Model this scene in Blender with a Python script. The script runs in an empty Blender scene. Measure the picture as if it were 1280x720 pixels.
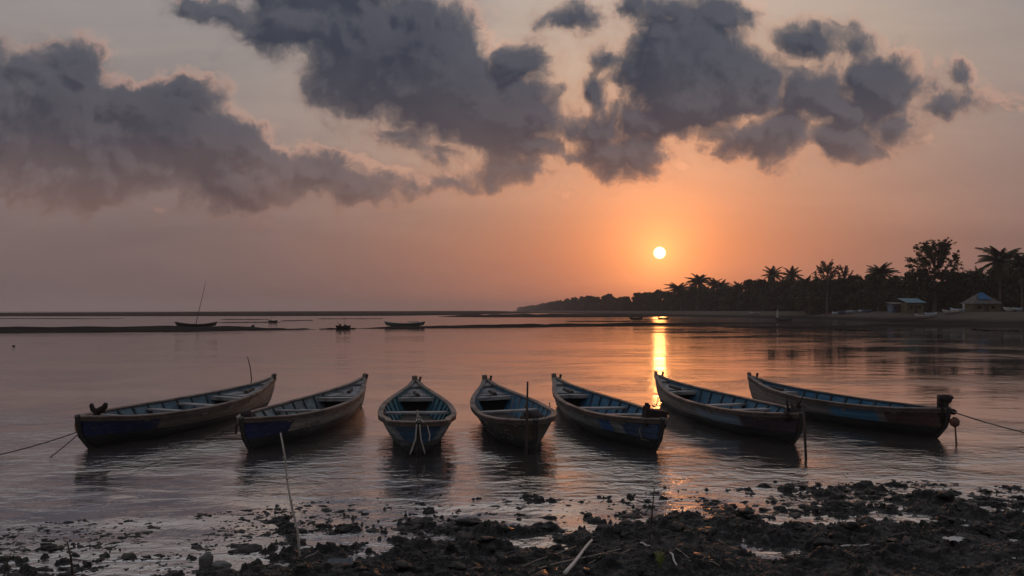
import bpy, math, random
import numpy as np
from mathutils import Vector, Matrix

random.seed(7)
rng = np.random.default_rng(11)
SC = bpy.context.scene
COL = SC.collection
F = 900.0            # focal length in photo pixels
CAMH = 2.5
HOR = 388.0

def gp(px, py, z=0.0):
    """ground point seen at photo pixel (px, py) on the level z"""
    Y = (CAMH - z) * F / (py - HOR)
    return Vector(((px - 640) / F * Y, Y, z))

def at(px, py, Y):
    return Vector(((px - 640) / F * Y, Y, CAMH - (py - HOR) / F * Y))

# ------------------------------------------------------------------ objects
def tag(o, label=None, cat=None, group=None, kind=None):
    if label: o['label'] = label
    if cat: o['category'] = cat
    if group: o['group'] = group
    if kind: o['kind'] = kind
    return o

def empty(name, loc=(0, 0, 0), rz=0.0):
    o = bpy.data.objects.new(name, None)
    o.empty_display_size = 0.2
    COL.objects.link(o)
    o.location = loc
    o.rotation_euler = (0, 0, rz)
    return o

def copy_tree(o, parent=None):
    c = o.copy(); COL.objects.link(c); c.parent = parent
    for ch in list(o.children):
        copy_tree(ch, c)
    return c

class MB:
    def __init__(self):
        self.v = []; self.f = []; self.m = []
    def add(self, vs, fs, m=0):
        b = len(self.v)
        self.v.extend([tuple(p) for p in vs])
        for f in fs:
            self.f.append(tuple(b + i for i in f)); self.m.append(m)
    def box(self, c, size, rot=None, m=0, taper=1.0):
        sx, sy, sz = [s / 2 for s in size]
        vs = []
        for z in (-1, 1):
            k = taper if z > 0 else 1.0
            for x, y in ((-1, -1), (1, -1), (1, 1), (-1, 1)):
                p = Vector((x * sx * k, y * sy * k, z * sz))
                if rot: p = rot @ p
                vs.append(p + Vector(c))
        self.add(vs, [(3, 2, 1, 0), (4, 5, 6, 7), (0, 1, 5, 4), (1, 2, 6, 5), (2, 3, 7, 6), (3, 0, 4, 7)], m)
    def tube(self, pts, radii, n=8, m=0, cap=True):
        pts = [Vector(p) for p in pts]
        if not hasattr(radii, '__len__'): radii = [radii] * len(pts)
        rings = []
        up = Vector((0, 0, 1))
        prev = None
        for i, p in enumerate(pts):
            a = pts[max(0, i - 1)]; b = pts[min(len(pts) - 1, i + 1)]
            d = (b - a).normalized()
            if prev is None:
                ref = up if abs(d.z) < .9 else Vector((1, 0, 0))
                x = d.cross(ref).normalized()
            else:
                x = (prev - d * prev.dot(d)).normalized()
            prev = x
            y = d.cross(x)
            rings.append([p + (x * math.cos(2 * math.pi * k / n) + y * math.sin(2 * math.pi * k / n)) * radii[i] for k in range(n)])
        vs = [q for r in rings for q in r]
        fs = []
        for i in range(len(pts) - 1):
            for k in range(n):
                k2 = (k + 1) % n
                fs.append((i * n + k, i * n + k2, (i + 1) * n + k2, (i + 1) * n + k))
        if cap:
            fs.append(tuple(range(n - 1, -1, -1)))
            fs.append(tuple((len(pts) - 1) * n + k for k in range(n)))
        self.add(vs, fs, m)
    def blob(self, c, r, seed=0, sq=(1, 1, 1), amp=.25, seg=8, ring=6, m=0, rot=None):
        rr = random.Random(seed)
        ph = [rr.uniform(0, 6.28) for _ in range(6)]
        vs = [];
        def P(th, fi):
            d = Vector((math.sin(th) * math.cos(fi), math.sin(th) * math.sin(fi), math.cos(th)))
            k = 1 + amp * (math.sin(3 * d.x + ph[0]) * math.sin(4 * d.y + ph[1]) + .6 * math.sin(5 * d.z + ph[2] + 3 * d.x) + .35 * math.sin(9 * d.y + ph[3] + 7 * d.z))
            q = Vector((d.x * sq[0], d.y * sq[1], d.z * sq[2])) * (r * k)
            if rot: q = rot @ q
            return Vector(c) + q
        vs.append(P(0, 0))
        for i in range(1, ring):
            for k in range(seg):
                vs.append(P(math.pi * i / ring, 2 * math.pi * k / seg))
        vs.append(P(math.pi, 0))
        fs = []
        for k in range(seg): fs.append((0, 1 + k, 1 + (k + 1) % seg))
        for i in range(ring - 2):
            for k in range(seg):
                a = 1 + i * seg; b = a + seg; k2 = (k + 1) % seg
                fs.append((a + k, b + k, b + k2, a + k2))
        a = 1 + (ring - 2) * seg; e = len(vs) - 1
        for k in range(seg): fs.append((e, a + (k + 1) % seg, a + k))
        self.add(vs, fs, m)
    def build(self, name, mats, parent=None, smooth=False):
        me = bpy.data.meshes.new(name)
        me.from_pydata(self.v, [], self.f)
        if not isinstance(mats, (list, tuple)): mats = [mats]
        for x in mats: me.materials.append(x)
        if len(mats) > 1: me.polygons.foreach_set('material_index', self.m)
        if smooth: me.polygons.foreach_set('use_smooth', [True] * len(me.polygons))
        me.update()
        o = bpy.data.objects.new(name, me)
        COL.objects.link(o)
        if parent: o.parent = parent
        return o

def bevel(o, w=.006, seg=1):
    md = o.modifiers.new('bevel', 'BEVEL'); md.width = w; md.segments = seg; md.limit_method = 'ANGLE'
    return o

# ------------------------------------------------------------------ node helper
class NT:
    def __init__(self, tree):
        self.t = tree; self.n = tree.nodes; self.l = tree.links
    def node(self, typ, **kw):
        nd = self.n.new(typ)
        for k, v in kw.items(): setattr(nd, k, v)
        return nd
    def put(self, sock, v):
        if v is None: return
        if hasattr(v, 'is_output') or isinstance(v, bpy.types.NodeSocket): self.l.new(v, sock)
        else:
            try: sock.default_value = v
            except Exception:
                if hasattr(v, '__len__') and len(v) == 3: sock.default_value = (*v, 1)
                else: sock.default_value = [v] * len(sock.default_value)
    def math(self, op, a, b=None, c=None, clamp=False):
        nd = self.node('ShaderNodeMath', operation=op, use_clamp=clamp)
        self.put(nd.inputs[0], a)
        if b is not None: self.put(nd.inputs[1], b)
        if c is not None: self.put(nd.inputs[2], c)
        return nd.outputs[0]
    def vmath(self, op, a, b=None, out=0):
        nd = self.node('ShaderNodeVectorMath', operation=op)
        self.put(nd.inputs[0], a)
        if b is not None: self.put(nd.inputs[3 if op == 'SCALE' else 1], b)
        return nd.outputs['Value'] if op in ('LENGTH', 'DOT_PRODUCT', 'DISTANCE') else nd.outputs[0]
    def comb(self, x, y, z=0.0):
        nd = self.node('ShaderNodeCombineXYZ')
        for i, v in enumerate((x, y, z)): self.put(nd.inputs[i], v)
        return nd.outputs[0]
    def sep(self, v):
        nd = self.node('ShaderNodeSeparateXYZ'); self.put(nd.inputs[0], v)
        return nd.outputs
    def noise(self, vec, scale, detail=4, rough=.55, dist=0.0, color=False, lac=2.0):
        nd = self.node('ShaderNodeTexNoise')
        if getattr(self, 'flat', False): nd.noise_dimensions = '2D'
        self.put(nd.inputs['Vector'], vec); nd.inputs['Scale'].default_value = scale
        nd.inputs['Detail'].default_value = detail; nd.inputs['Roughness'].default_value = rough
        nd.inputs['Distortion'].default_value = dist; nd.inputs['Lacunarity'].default_value = lac
        return nd.outputs['Color' if color else 'Fac']
    def ss(self, x, a, b, lo=0.0, hi=1.0):
        nd = self.node('ShaderNodeMapRange', interpolation_type='SMOOTHSTEP')
        for i, v in enumerate((x, a, b, lo, hi)): self.put(nd.inputs[i], v)
        return nd.outputs[0]
    def lin(self, x, a, b, lo=0.0, hi=1.0):
        nd = self.node('ShaderNodeMapRange', clamp=True)
        for i, v in enumerate((x, a, b, lo, hi)): self.put(nd.inputs[i], v)
        return nd.outputs[0]
    def mix(self, f, a, b, blend='MIX'):
        nd = self.node('ShaderNodeMix', data_type='RGBA', blend_type=blend)
        self.put(nd.inputs[0], f)
        for s, v in ((nd.inputs[6], a), (nd.inputs[7], b)):
            if isinstance(v, tuple): v = (*v[:3], 1)
            self.put(s, v)
        return nd.outputs[2]
    def ramp(self, x, stops, interp='LINEAR'):
        nd = self.node('ShaderNodeValToRGB'); cr = nd.color_ramp; cr.interpolation = interp
        while len(cr.elements) > 1: cr.elements.remove(cr.elements[-1])
        cr.elements[0].position = stops[0][0]; cr.elements[0].color = (*stops[0][1], 1)
        for p, c in stops[1:]:
            e = cr.elements.new(p); e.color = (*c, 1)
        self.put(nd.inputs[0], x)
        return nd.outputs[0]

def mat(name, color=(.5, .5, .5), rough=.7, spec=.5, fn=None):
    m = bpy.data.materials.new(name); m.use_nodes = True
    t = NT(m.node_tree)
    b = m.node_tree.nodes['Principled BSDF']
    b.inputs['Base Color'].default_value = (*color, 1)
    b.inputs['Roughness'].default_value = rough
    b.inputs['Specular IOR Level'].default_value = spec
    if fn: fn(t, b)
    return m

def wood(name, c1, c2, rough=.7, grain=(3, 30, 30), bump=.004, coord='Object', spec=.4, dirt=(.03, .026, .024), dirt_amt=.5):
    def fn(t, b):
        tc = t.node('ShaderNodeTexCoord').outputs[coord]
        mp = t.node('ShaderNodeMapping'); t.put(mp.inputs[0], tc); mp.inputs['Scale'].default_value = grain
        g = t.noise(mp.outputs[0], 1.0, 6, .65, .6)
        blot = t.noise(tc, 2.3, 5, .6, .3)
        c = t.mix(t.ss(g, .35, .65), c1, c2)
        c = t.mix(t.math('MULTIPLY', t.ss(blot, .48, .66), dirt_amt), c, dirt)
        t.put(b.inputs['Base Color'], c)
        t.put(b.inputs['Roughness'], t.lin(blot, .3, .7, rough - .18, rough + .12))
        bp = t.node('ShaderNodeBump'); bp.inputs['Distance'].default_value = bump; bp.inputs['Strength'].default_value = .8
        t.put(bp.inputs['Height'], g); t.put(b.inputs['Normal'], bp.outputs[0])
    return mat(name, c1, rough, spec, fn)

M = {}
M['rail'] = wood('weathered_rail_wood', (.15, .115, .098), (.28, .225, .19), grain=(30, 3, 30))
M['rubrail'] = wood('dark_rub_rail_wood', (.06, .045, .036), (.11, .085, .07), grain=(20, 2, 20))
M['ribwood'] = wood('dark_blue_grey_ribs', (.03, .05, .07), (.07, .10, .12), grain=(20, 20, 20))
M['ribpale'] = wood('pale_grey_ribs', (.20, .23, .24), (.30, .33, .34), grain=(20, 20, 20))
M['plank'] = wood('grey_plank_wood', (.25, .24, .235), (.44, .42, .41), grain=(3, 22, 22))
M['deck'] = wood('grey_deck_wood', (.23, .225, .23), (.39, .375, .37), grain=(26, 2.5, 26), dirt_amt=.8)
M['darkwood'] = wood('wet_dark_wood', (.05, .035, .028), (.09, .065, .05), grain=(20, 20, 4))
M['black'] = wood('tarred_wood', (.02, .016, .014), (.035, .028, .024), grain=(20, 20, 6), dirt_amt=.3)
M['bamboo'] = wood('pale_bamboo', (.55, .50, .44), (.70, .65, .58), grain=(30, 30, 3), dirt_amt=.25)
M['twig'] = wood('dry_twig', (.22, .18, .14), (.36, .30, .24), grain=(30, 30, 30))
M['rope'] = wood('old_rope', (.16, .13, .11), (.3, .26, .22), grain=(60, 60, 60), rough=.9)
M['paler_rope'] = wood('pale_rope', (.42, .38, .34), (.55, .5, .46), grain=(60, 60, 60), rough=.9, dirt_amt=.3)
M['cloth'] = wood('dark_cloth_wrap', (.025, .02, .02), (.05, .03, .028), grain=(14, 14, 14), rough=.95)
M['float'] = wood('orange_float', (.42, .14, .05), (.5, .22, .09), grain=(9, 9, 9), dirt_amt=.7)
M['rust'] = wood('rusty_float', (.10, .045, .03), (.16, .07, .045), grain=(9, 9, 9), dirt_amt=.6)
M['white'] = wood('dirty_white', (.55, .53, .50), (.68, .66, .62), grain=(5, 5, 5), dirt_amt=.5)
M['slate'] = wood('slate_board', (.10, .115, .13), (.15, .165, .18), grain=(3, 30, 3), dirt_amt=.4)
M['stone'] = wood('grey_stone', (.09, .085, .08), (.17, .16, .15), grain=(9, 9, 9), bump=.01)
def mark_fn(t, b):
    tc = t.node('ShaderNodeTexCoord').outputs['Object']
    t.put(b.inputs['Base Color'], t.mix(t.ss(t.noise(tc, 16, 5, .7), .42, .58), (.27, .26, .26), (.075, .066, .055)))
M['marking'] = mat('faded_white_lettering', (.3, .3, .3), .8, .2, mark_fn)

# ------------------------------------------------------------------ noise in numpy
def vnoise(x, y, seed=0):
    xi = np.floor(x).astype(np.int64); yi = np.floor(y).astype(np.int64)
    fx = x - xi; fy = y - yi
    fx = fx * fx * fx * (fx * (fx * 6 - 15) + 10); fy = fy * fy * fy * (fy * (fy * 6 - 15) + 10)
    def h(a, b):
        n = (a * 374761393 + b * 668265263 + seed * 974634777) & 0xffffffff
        n = ((n ^ (n >> 13)) * 1274126177) & 0xffffffff
        return ((n ^ (n >> 16)) & 0xffff) / 65535.0
    a = h(xi, yi); b = h(xi + 1, yi); c = h(xi, yi + 1); d = h(xi + 1, yi + 1)
    return (a * (1 - fx) + b * fx) * (1 - fy) + (c * (1 - fx) + d * fx) * fy
def fbm(x, y, oct=5, seed=0, rough=.5):
    s = 0; a = 1; tot = 0
    for i in range(oct):
        ang = .6 * i
        xr = x * math.cos(ang) - y * math.sin(ang); yr = x * math.sin(ang) + y * math.cos(ang)
        s = s + a * vnoise(xr * 2 ** i + 17.3 * i, yr * 2 ** i + 5.1 * i, seed + i); tot += a; a *= rough
    return s / tot
def sstep(x, a, b):
    t = np.clip((x - a) / (b - a), 0, 1); return t * t * (3 - 2 * t)

def grid_mesh(name, X, Y, Z, mats, smooth=True):
    ny, nx = X.shape
    me = bpy.data.meshes.new(name)
    co = np.stack([X, Y, Z], -1).reshape(-1, 3).astype(np.float32)
    idx = np.arange(ny * nx).reshape(ny, nx)
    q = np.stack([idx[:-1, :-1], idx[:-1, 1:], idx[1:, 1:], idx[1:, :-1]], -1).reshape(-1, 4)
    me.vertices.add(len(co)); me.vertices.foreach_set('co', co.ravel())
    me.loops.add(q.size); me.loops.foreach_set('vertex_index', q.ravel().astype(np.int32))
    me.polygons.add(len(q)); me.polygons.foreach_set('loop_start', (np.arange(len(q)) * 4).astype(np.int32))
    me.polygons.foreach_set('loop_total', np.full(len(q), 4, np.int32))
    if smooth: me.polygons.foreach_set('use_smooth', np.ones(len(q), bool))
    me.materials.append(mats)
    me.update(calc_edges=True); me.validate()
    o = bpy.data.objects.new(name, me); COL.objects.link(o)
    return o

# ================================================================== SKY / WORLD
SUN_U, SUN_W = (824.5 - 640) / F, (HOR - 316) / F
SUN_AZ = math.atan(SUN_U)
SUN_EL = math.atan(SUN_W * math.cos(SUN_AZ))

def cloud_group():
    g = bpy.data.node_groups.new('cloud_density', 'ShaderNodeTree')
    g.interface.new_socket('P', in_out='INPUT', socket_type='NodeSocketVector')
    g.interface.new_socket('D', in_out='OUTPUT', socket_type='NodeSocketFloat')
    t = NT(g); t.flat = True
    gi = t.node('NodeGroupInput'); go = t.node('NodeGroupOutput')
    P = gi.outputs[0]
    # domain warp
    w1 = t.vmath('SUBTRACT', t.noise(P, 7, 3, .5, color=True), (.5, .5, .5))
    Pw = t.vmath('ADD', P, t.vmath('SCALE', w1, .055))
    w2 = t.vmath('SUBTRACT', t.noise(P, 26, 3, .55, color=True), (.5, .5, .5))
    Pw = t.vmath('ADD', Pw, t.vmath('SCALE', w2, .022))
    # cx, cy, rx, ry, weight
    B = [(60, 150, 150, 92, 1), (100, 92, 56, 52, 1), (205, 160, 96, 74, 1), (150, 200, 190, 52, .95), (265, 190, 80, 66, 1),
         (290, 234, 140, 42, 1), (120, 222, 160, 46, 1), (390, 222, 86, 40, 1), (450, 236, 74, 26, 1), (-60, 130, 120, 90, 1),
         (480, 62, 128, 88, 1), (382, 38, 100, 50, .9), (560, 108, 120, 84, 1), (625, 145, 96, 66, 1), (665, 180, 74, 34, .9),
         (285, 14, 90, 24, .62), (640, 218, 66, 28, .9), (430, -10, 150, 60, .9), (560, 60, 60, 60, .9), (650, 82, 50, 46, .9),
         (500, 165, 70, 26, .75), (738, 158, 84, 42, 1), (722, 194, 64, 28, .9), (560, 190, 60, 26, .8),
         (850, 75, 104, 78, 1), (872, 125, 110, 56, 1), (815, 150, 80, 44, 1), (792, 192, 78, 36, 1), (960, 168, 116, 42, 1), (920, 110, 76, 60, 1),
         (900, 28, 60, 40, .9), (810, 10, 50, 26, .9), (1050, 170, 84, 34, 1), (1015, 110, 60, 50, .72), (1130, 150, 60, 30, .8), (715, 18, 46, 28, .75), (748, 76, 32, 30, .75), (738, 112, 30, 30, .8),
         (1096, 102, 74, 60, 1), (1066, 136, 72, 40, 1), (1012, 50, 64, 30, .7), (1066, 62, 60, 30, .8), (1190, 132, 90, 22, .85),
         (1198, 92, 18, 26, .5), (565, 231, 42, 18, .9), (584, 247, 12, 10, .55), (690, 240, 26, 9, .45)]
    acc = None
    for cx, cy, rx, ry, wt in B:
        c = ((cx - 640) / F, (HOR - cy) / F, 0)
        d = t.vmath('MULTIPLY', t.vmath('SUBTRACT', Pw, c), (F / rx, F / ry, 0))
        ln = t.vmath('LENGTH', d)
        kk = .66 * (min(rx, ry) / 80.0) ** .8
        v = t.math('MULTIPLY_ADD', ln, -kk, kk + (wt - 1) * .10)   # wt*.62*(1-len)
        if acc is None: acc = v
        else:
            nd = t.node('ShaderNodeMath', operation='SMOOTH_MAX')
            t.put(nd.inputs[0], acc); t.put(nd.inputs[1], v); nd.inputs[2].default_value = .10
            acc = nd.outputs[0]
    n1 = t.noise(Pw, 10, 8, .62)
    def vor(sc):
        vo = t.node('ShaderNodeTexVoronoi', feature='F1'); vo.voronoi_dimensions = '2D'
        t.put(vo.inputs['Vector'], Pw); vo.inputs['Scale'].default_value = sc
        return vo.outputs['Distance']
    v1 = t.math('ADD', vor(19), t.math('MULTIPLY', vor(47), .5))
    d = t.math('ADD', acc, t.math('MULTIPLY', t.math('SUBTRACT', n1, .445), .72))
    d = t.math('ADD', d, t.math('MULTIPLY', t.math('SUBTRACT', .72, v1), .13))
    t.put(go.inputs[0], d)
    return g

def make_world():
    W = bpy.data.worlds.new('World'); SC.world = W; W.use_nodes = True
    W.cycles.sampling_method = 'MANUAL'; W.cycles.sample_map_resolution = 1024
    t = NT(W.node_tree); t.flat = True
    bg = W.node_tree.nodes['Background']
    V = t.node('ShaderNodeTexCoord').outputs['Generated']
    x, y, z = t.sep(V)
    ysafe = t.math('MAXIMUM', y, .12)
    u = t.math('DIVIDE', x, ysafe); w = t.math('DIVIDE', z, ysafe)
    front = t.ss(y, .12, .4)
    elev = t.math('ARCSINE', z)
    # clear sky, away from the sun and on its side, by elevation (radians / 1.6)
    e = t.lin(elev, 0, 1.0)
    far = t.ramp(e, [(0, (.135, .098, .098)), (.09, (.168, .122, .118)), (.17, (.215, .170, .165)), (.30, (.262, .232, .222)), (.42, (.255, .248, .256)), (.55, (.30, .30, .32)), (.75, (.31, .32, .36)), (1, (.25, .28, .34))])
    near = t.ramp(e, [(0, (.32, .138, .095)), (.08, (.40, .172, .105)), (.15, (.47, .245, .155)), (.22, (.49, .310, .21)), (.32, (.49, .365, .275)), (.43, (.44, .375, .33)), (.56, (.46, .42, .39)), (.75, (.36, .36, .38)), (1, (.26, .28, .34))])
    du = t.math('SUBTRACT', u, SUN_U)
    k = t.math('EXPONENT', t.math('MULTIPLY', t.math('MULTIPLY', du, du), -1 / (.39 ** 2)))
    k = t.math('MULTIPLY', k, front)
    base = t.mix(k, far, near)
    kr = t.math('EXPONENT', t.math('MULTIPLY', t.math('MULTIPLY', t.math('SUBTRACT', u, .55), t.math('SUBTRACT', u, .55)), -1 / (.35 ** 2)))
    base = t.vmath('ADD', base, t.vmath('SCALE', (.03, .013, .006), t.math('MULTIPLY', t.math('MULTIPLY', kr, front), t.ss(w, .45, .0))))
    # faint streaky veil
    streak = t.noise(t.vmath('MULTIPLY', t.comb(u, w, 0), (2.2, 13, 1)), 1.0, 5, .55, .4)
    base = t.mix(1.0, base, t.mix(t.lin(streak, .25, .75), (.91, .91, .93), (1.10, 1.08, 1.06)), 'MULTIPLY')
    # aureole
    sd = Vector((math.sin(SUN_AZ) * math.cos(SUN_EL), math.cos(SUN_AZ) * math.cos(SUN_EL), math.sin(SUN_EL)))
    rv = t.vmath('SUBTRACT', V, tuple(sd))
    r = t.vmath('LENGTH', rv)
    g1 = t.math('EXPONENT', t.math('MULTIPLY', r, -1 / .088))
    g2 = t.math('EXPONENT', t.math('MULTIPLY', r, -1 / .042))
    glow = t.vmath('ADD', t.vmath('SCALE', (.86, .135, .0), g1), t.vmath('SCALE', (.60, .36, .10), g2))
    skyc = t.vmath('ADD', base, glow)
    # physical sky underneath
    st = t.node('ShaderNodeTexSky', sky_type='NISHITA')
    st.sun_disc = False; st.sun_elevation = SUN_EL; st.sun_rotation = SUN_AZ
    st.air_density = 1.5; st.dust_density = 6; st.ozone_density = 1.5
    skyc = t.vmath('ADD', skyc, t.vmath('SCALE', st.outputs[0], .05 * NISH))
    # clouds
    cg = cloud_group()
    def dens(p):
        nd = t.node('ShaderNodeGroup'); nd.node_tree = cg; t.put(nd.inputs[0], p); return nd.outputs[0]
    P = t.comb(u, w, 0)
    D = dens(P)
    D2 = dens(t.vmath('ADD', P, (.010, .013, 0)))
    alpha = t.math('MULTIPLY', t.ss(D, -.09, .28), front)
    lit = t.math('SUBTRACT', D, D2)
    body = t.ramp(t.lin(w, .10, .46), [(0, (.19, .110, .090)), (.2, (.128, .092, .092)), (.42, (.074, .068, .082)), (.75, (.050, .056, .076)), (1, (.058, .065, .086))])
    tone = t.noise(P, 5.5, 7, .6, .4)
    body = t.mix(1.0, body, t.mix(t.lin(tone, .3, .7), (.82, .84, .88), (1.24, 1.19, 1.13)), 'MULTIPLY')
    body = t.mix(t.math('MULTIPLY', k, t.ss(w, .34, .14, 0, .35)), body, (.24, .125, .09))
    patchy = t.ss(t.noise(P, 3.4, 3, .5), .40, .60, .12, 1.0)
    rim = t.math('MULTIPLY', t.math('MULTIPLY', t.ss(lit, .01, .10), t.ss(D, .20, .02)), patchy)
    body = t.vmath('ADD', body, t.vmath('SCALE', (.55, .25, .13), rim))
    relief = t.math('MULTIPLY', t.ss(lit, -.09, .12, -.010, .028), t.ss(D, .9, .2, .4, 1))
    body = t.vmath('ADD', body, t.vmath('SCALE', (1.0, .9, .9), relief))
    # thin edges let the light of the sky through
    body = t.mix(t.math('MULTIPLY', t.ss(D, .15, .0), .45), body, skyc)
    edge = t.math('MULTIPLY', t.math('MULTIPLY', t.ss(D, -.04, .05), t.ss(D, .16, .05)), t.math('EXPONENT', t.math('MULTIPLY', r, -1 / .22)))
    body = t.vmath('ADD', body, t.vmath('SCALE', (.62, .20, .05), edge))
    out = t.mix(alpha, skyc, body)
    back = t.ss(y, -.35, .35, .60, 1.0)
    out = t.vmath('SCALE', out, back)
    # the sun's disc seen through the haze
    disc = t.ss(r, .0086, .0070)
    out = t.vmath('ADD', out, t.vmath('SCALE', (3.2, 2.2, 1.3), disc))
    up = t.ss(z, -.02, -.001)
    out = t.mix(up, (.05, .042, .04), out)
    t.put(bg.inputs['Color'], out)
    bg.inputs['Strength'].default_value = 1.0
NISH = .06
make_world()
sd = Vector((math.sin(SUN_AZ) * math.cos(SUN_EL), math.cos(SUN_AZ) * math.cos(SUN_EL), math.sin(SUN_EL)))
L = bpy.data.lights.new('sun', 'SUN'); L.energy = .16; L.color = (1, .34, .085); L.angle = math.radians(.9)
lo = bpy.data.objects.new('sun_light', L); COL.objects.link(lo)
lo.rotation_euler = sd.to_track_quat('Z', 'Y').to_euler()

# ================================================================== CAMERA
cam = bpy.data.cameras.new('camera'); co = bpy.data.objects.new('camera', cam); COL.objects.link(co)
co.location = (0, 0, CAMH); co.rotation_euler = (math.radians(90), 0, 0)
cam.sensor_width = 36; cam.lens = F / 1280 * 36; cam.shift_y = 28 / 1280
cam.clip_start = .1; cam.clip_end = 20000
SC.camera = co

# ================================================================== WATER
def water_fn(t, b):
    pos = t.node('ShaderNodeNewGeometry').outputs['Position']
    x, y, z = t.sep(pos)
    def mp(sx, sy): return t.vmath('MULTIPLY', pos, (sx, sy, 1))
    patch = t.noise(mp(.035, .11), 1.0, 4, .6, .5)             # ruffled and calm patches
    patch2 = t.noise(mp(.35, .5), 1.0, 3, .5)
    rip = t.math('MULTIPLY', t.ss(patch, .40, .58, .16, 1.2), t.ss(patch2, .35, .62, .30, 1.15))
    swell = t.noise(mp(.55, 1.0), 1.0, 2, .5)
    mid = t.noise(mp(2.3, 4.4), 1.0, 4, .55, .9)
    fine = t.noise(mp(15, 27), 1.0, 3, .6, .5)
    # far ripples lose their slope with distance as they average out
    fade = t.math('ADD', t.ss(y, 12, 90, .75, .5), t.ss(y, 19, 11, 0, 1.3))
    near = t.ss(y, 9.6, 6.8, 1.0, .55)
    h = t.math('MULTIPLY', swell, .016)
    h = t.math('ADD', h, t.math('MULTIPLY', t.math('MULTIPLY', mid, rip), .0185))
    h = t.math('ADD', h, t.math('MULTIPLY', t.math('MULTIPLY', fine, rip), .0022))
    h = t.math('MULTIPLY', t.math('MULTIPLY', h, fade), near)
    bp = t.node('ShaderNodeBump'); bp.inputs['Distance'].default_value = 1.0; bp.inputs['Strength'].default_value = 1.0
    t.put(bp.inputs['Height'], h)
    t.put(b.inputs['Normal'], bp.outputs[0])
    mud = t.noise(mp(.25, .5), 1.0, 4, .6, .6)
    t.put(b.inputs['Base Color'], t.mix(t.ss(mud, .35, .65), (.07, .061, .056), (.105, .091, .081)))
    t.put(b.inputs['Roughness'], t.math('ADD', t.ss(y, 20, 300, .018, .08), t.math('MULTIPLY', rip, .02)))
    b.inputs['IOR'].default_value = 12.0
M['water'] = mat('muddy_tidal_water', (.06, .05, .045), .03, .5, water_fn)
wx = np.array([-4000, -400, -60, 0, 60, 400, 4000.]); wy = np.array([-60, -10, 5, 12, 30, 100, 400, 1500, 3600.])
XX, YY = np.meshgrid(wx, wy)
wo = grid_mesh('water', XX, YY, XX * 0, M['water'], False); tag(wo, kind='structure')

# ================================================================== GROUND
SHX = [-30, -8, -5.3, -4.2, -3.3, -2.6, -1.3, 0, 1.5, 2.6, 3.6, 5.0, 5.9, 6.6, 9, 30]
SHY = [6.2, 6.3, 6.65, 6.85, 7.15, 7.75, 8.25, 8.42, 8.45, 8.65, 9.0, 9.7, 9.55, 9.1, 8.7, 9]
def mud_height(X, Y):
    sh = np.interp(X, SHX, SHY)
    d = sh - Y                                        # + on shore
    base = np.where(d > 0, d * .075, d * .060)
    wx_ = X + .35 * (fbm(X * 1.1, Y * 1.1, 3, 3) - .5); wy_ = Y + .3 * (fbm(X * 1.1 + 9, Y * 1.1, 3, 4) - .5)
    n = fbm(wx_ * 1.3, wy_ * 2.0, 3, 20) - .5
    n2 = fbm(wx_ * 5.5, wy_ * 7.5, 4, 30, .6)
    lumps = np.abs(fbm(wx_ * 4, wy_ * 5.5, 3, 50) - .5) * 2
    n3 = fbm(X * 22, Y * 26, 3, 40, .6) - .5
    n = n * (1 - .35 * sstep(-X, 1.8, 3.6)); base = base - .035 * sstep(-X, 2.2, 3.8)
    h = base - .018 + n * .17 + (fbm(X * .6 + 4, Y * .9, 2, 66) - .5) * .10 + (n2 - .5) * .115 * (1 - .45 * sstep(d, .7, 1.3)) + (.35 - lumps) * .045 + n3 * .044
    h += .035 * sstep(n2, .62, .70) + .02 * sstep(fbm(X * 13, Y * 16, 2, 77), .62, .72)
    for cx, cy, rx, ry, dp in ((2.75, 7.4, .36, .26, .13), (4.7, 8.65, .5, .22, .12), (5.4, 8.5, .45, .12, .10), (3.4, 8.5, .4, .2, .09), (4.9, 8.35, .3, .12, .09), (-1.9, 7.75, .25, .15, .08), (.15, 7.75, .42, .22, .10), (-.9, 7.9, .35, .12, .09), (1.35, 7.75, .3, .16, .09), (-.35, 7.2, .3, .12, .08)):
        h = h - 1.7 * dp * np.exp(-(((X - cx) / rx) ** 2 + ((Y - cy) / ry) ** 2))
    return h, d
def axis(lo, a, b, hi, step, g=1.16):
    mid = list(np.arange(a, b + step / 2, step))
    l = []; s = step; p = a
    while p > lo: s *= g; p -= s; l.append(p)
    r = []; s = step; p = mid[-1]
    while p < hi: s *= g; p += s; r.append(p)
    return np.array(l[::-1] + mid + r)
gx = axis(-4200, -6.6, 7.4, 4200, .013); gy = axis(-80, 6.2, 10.6, 3700, .011)
XX, YY = np.meshgrid(gx, gy)
H, Dd = mud_height(np.clip(XX, -40, 40), np.clip(YY, -10, 14))
deep = sstep(YY, 10.2, 13.5)
H = H * (1 - deep) + deep * (-.55)
H = np.where(YY < 5, np.minimum(H, .55), H)
side = sstep(np.abs(XX), 14, 60)
H = H * (1 - side * (YY < 9.5)) + side * (YY < 9.5) * (.2 * sstep(9 - YY, 0, 5) - .1)
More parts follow.
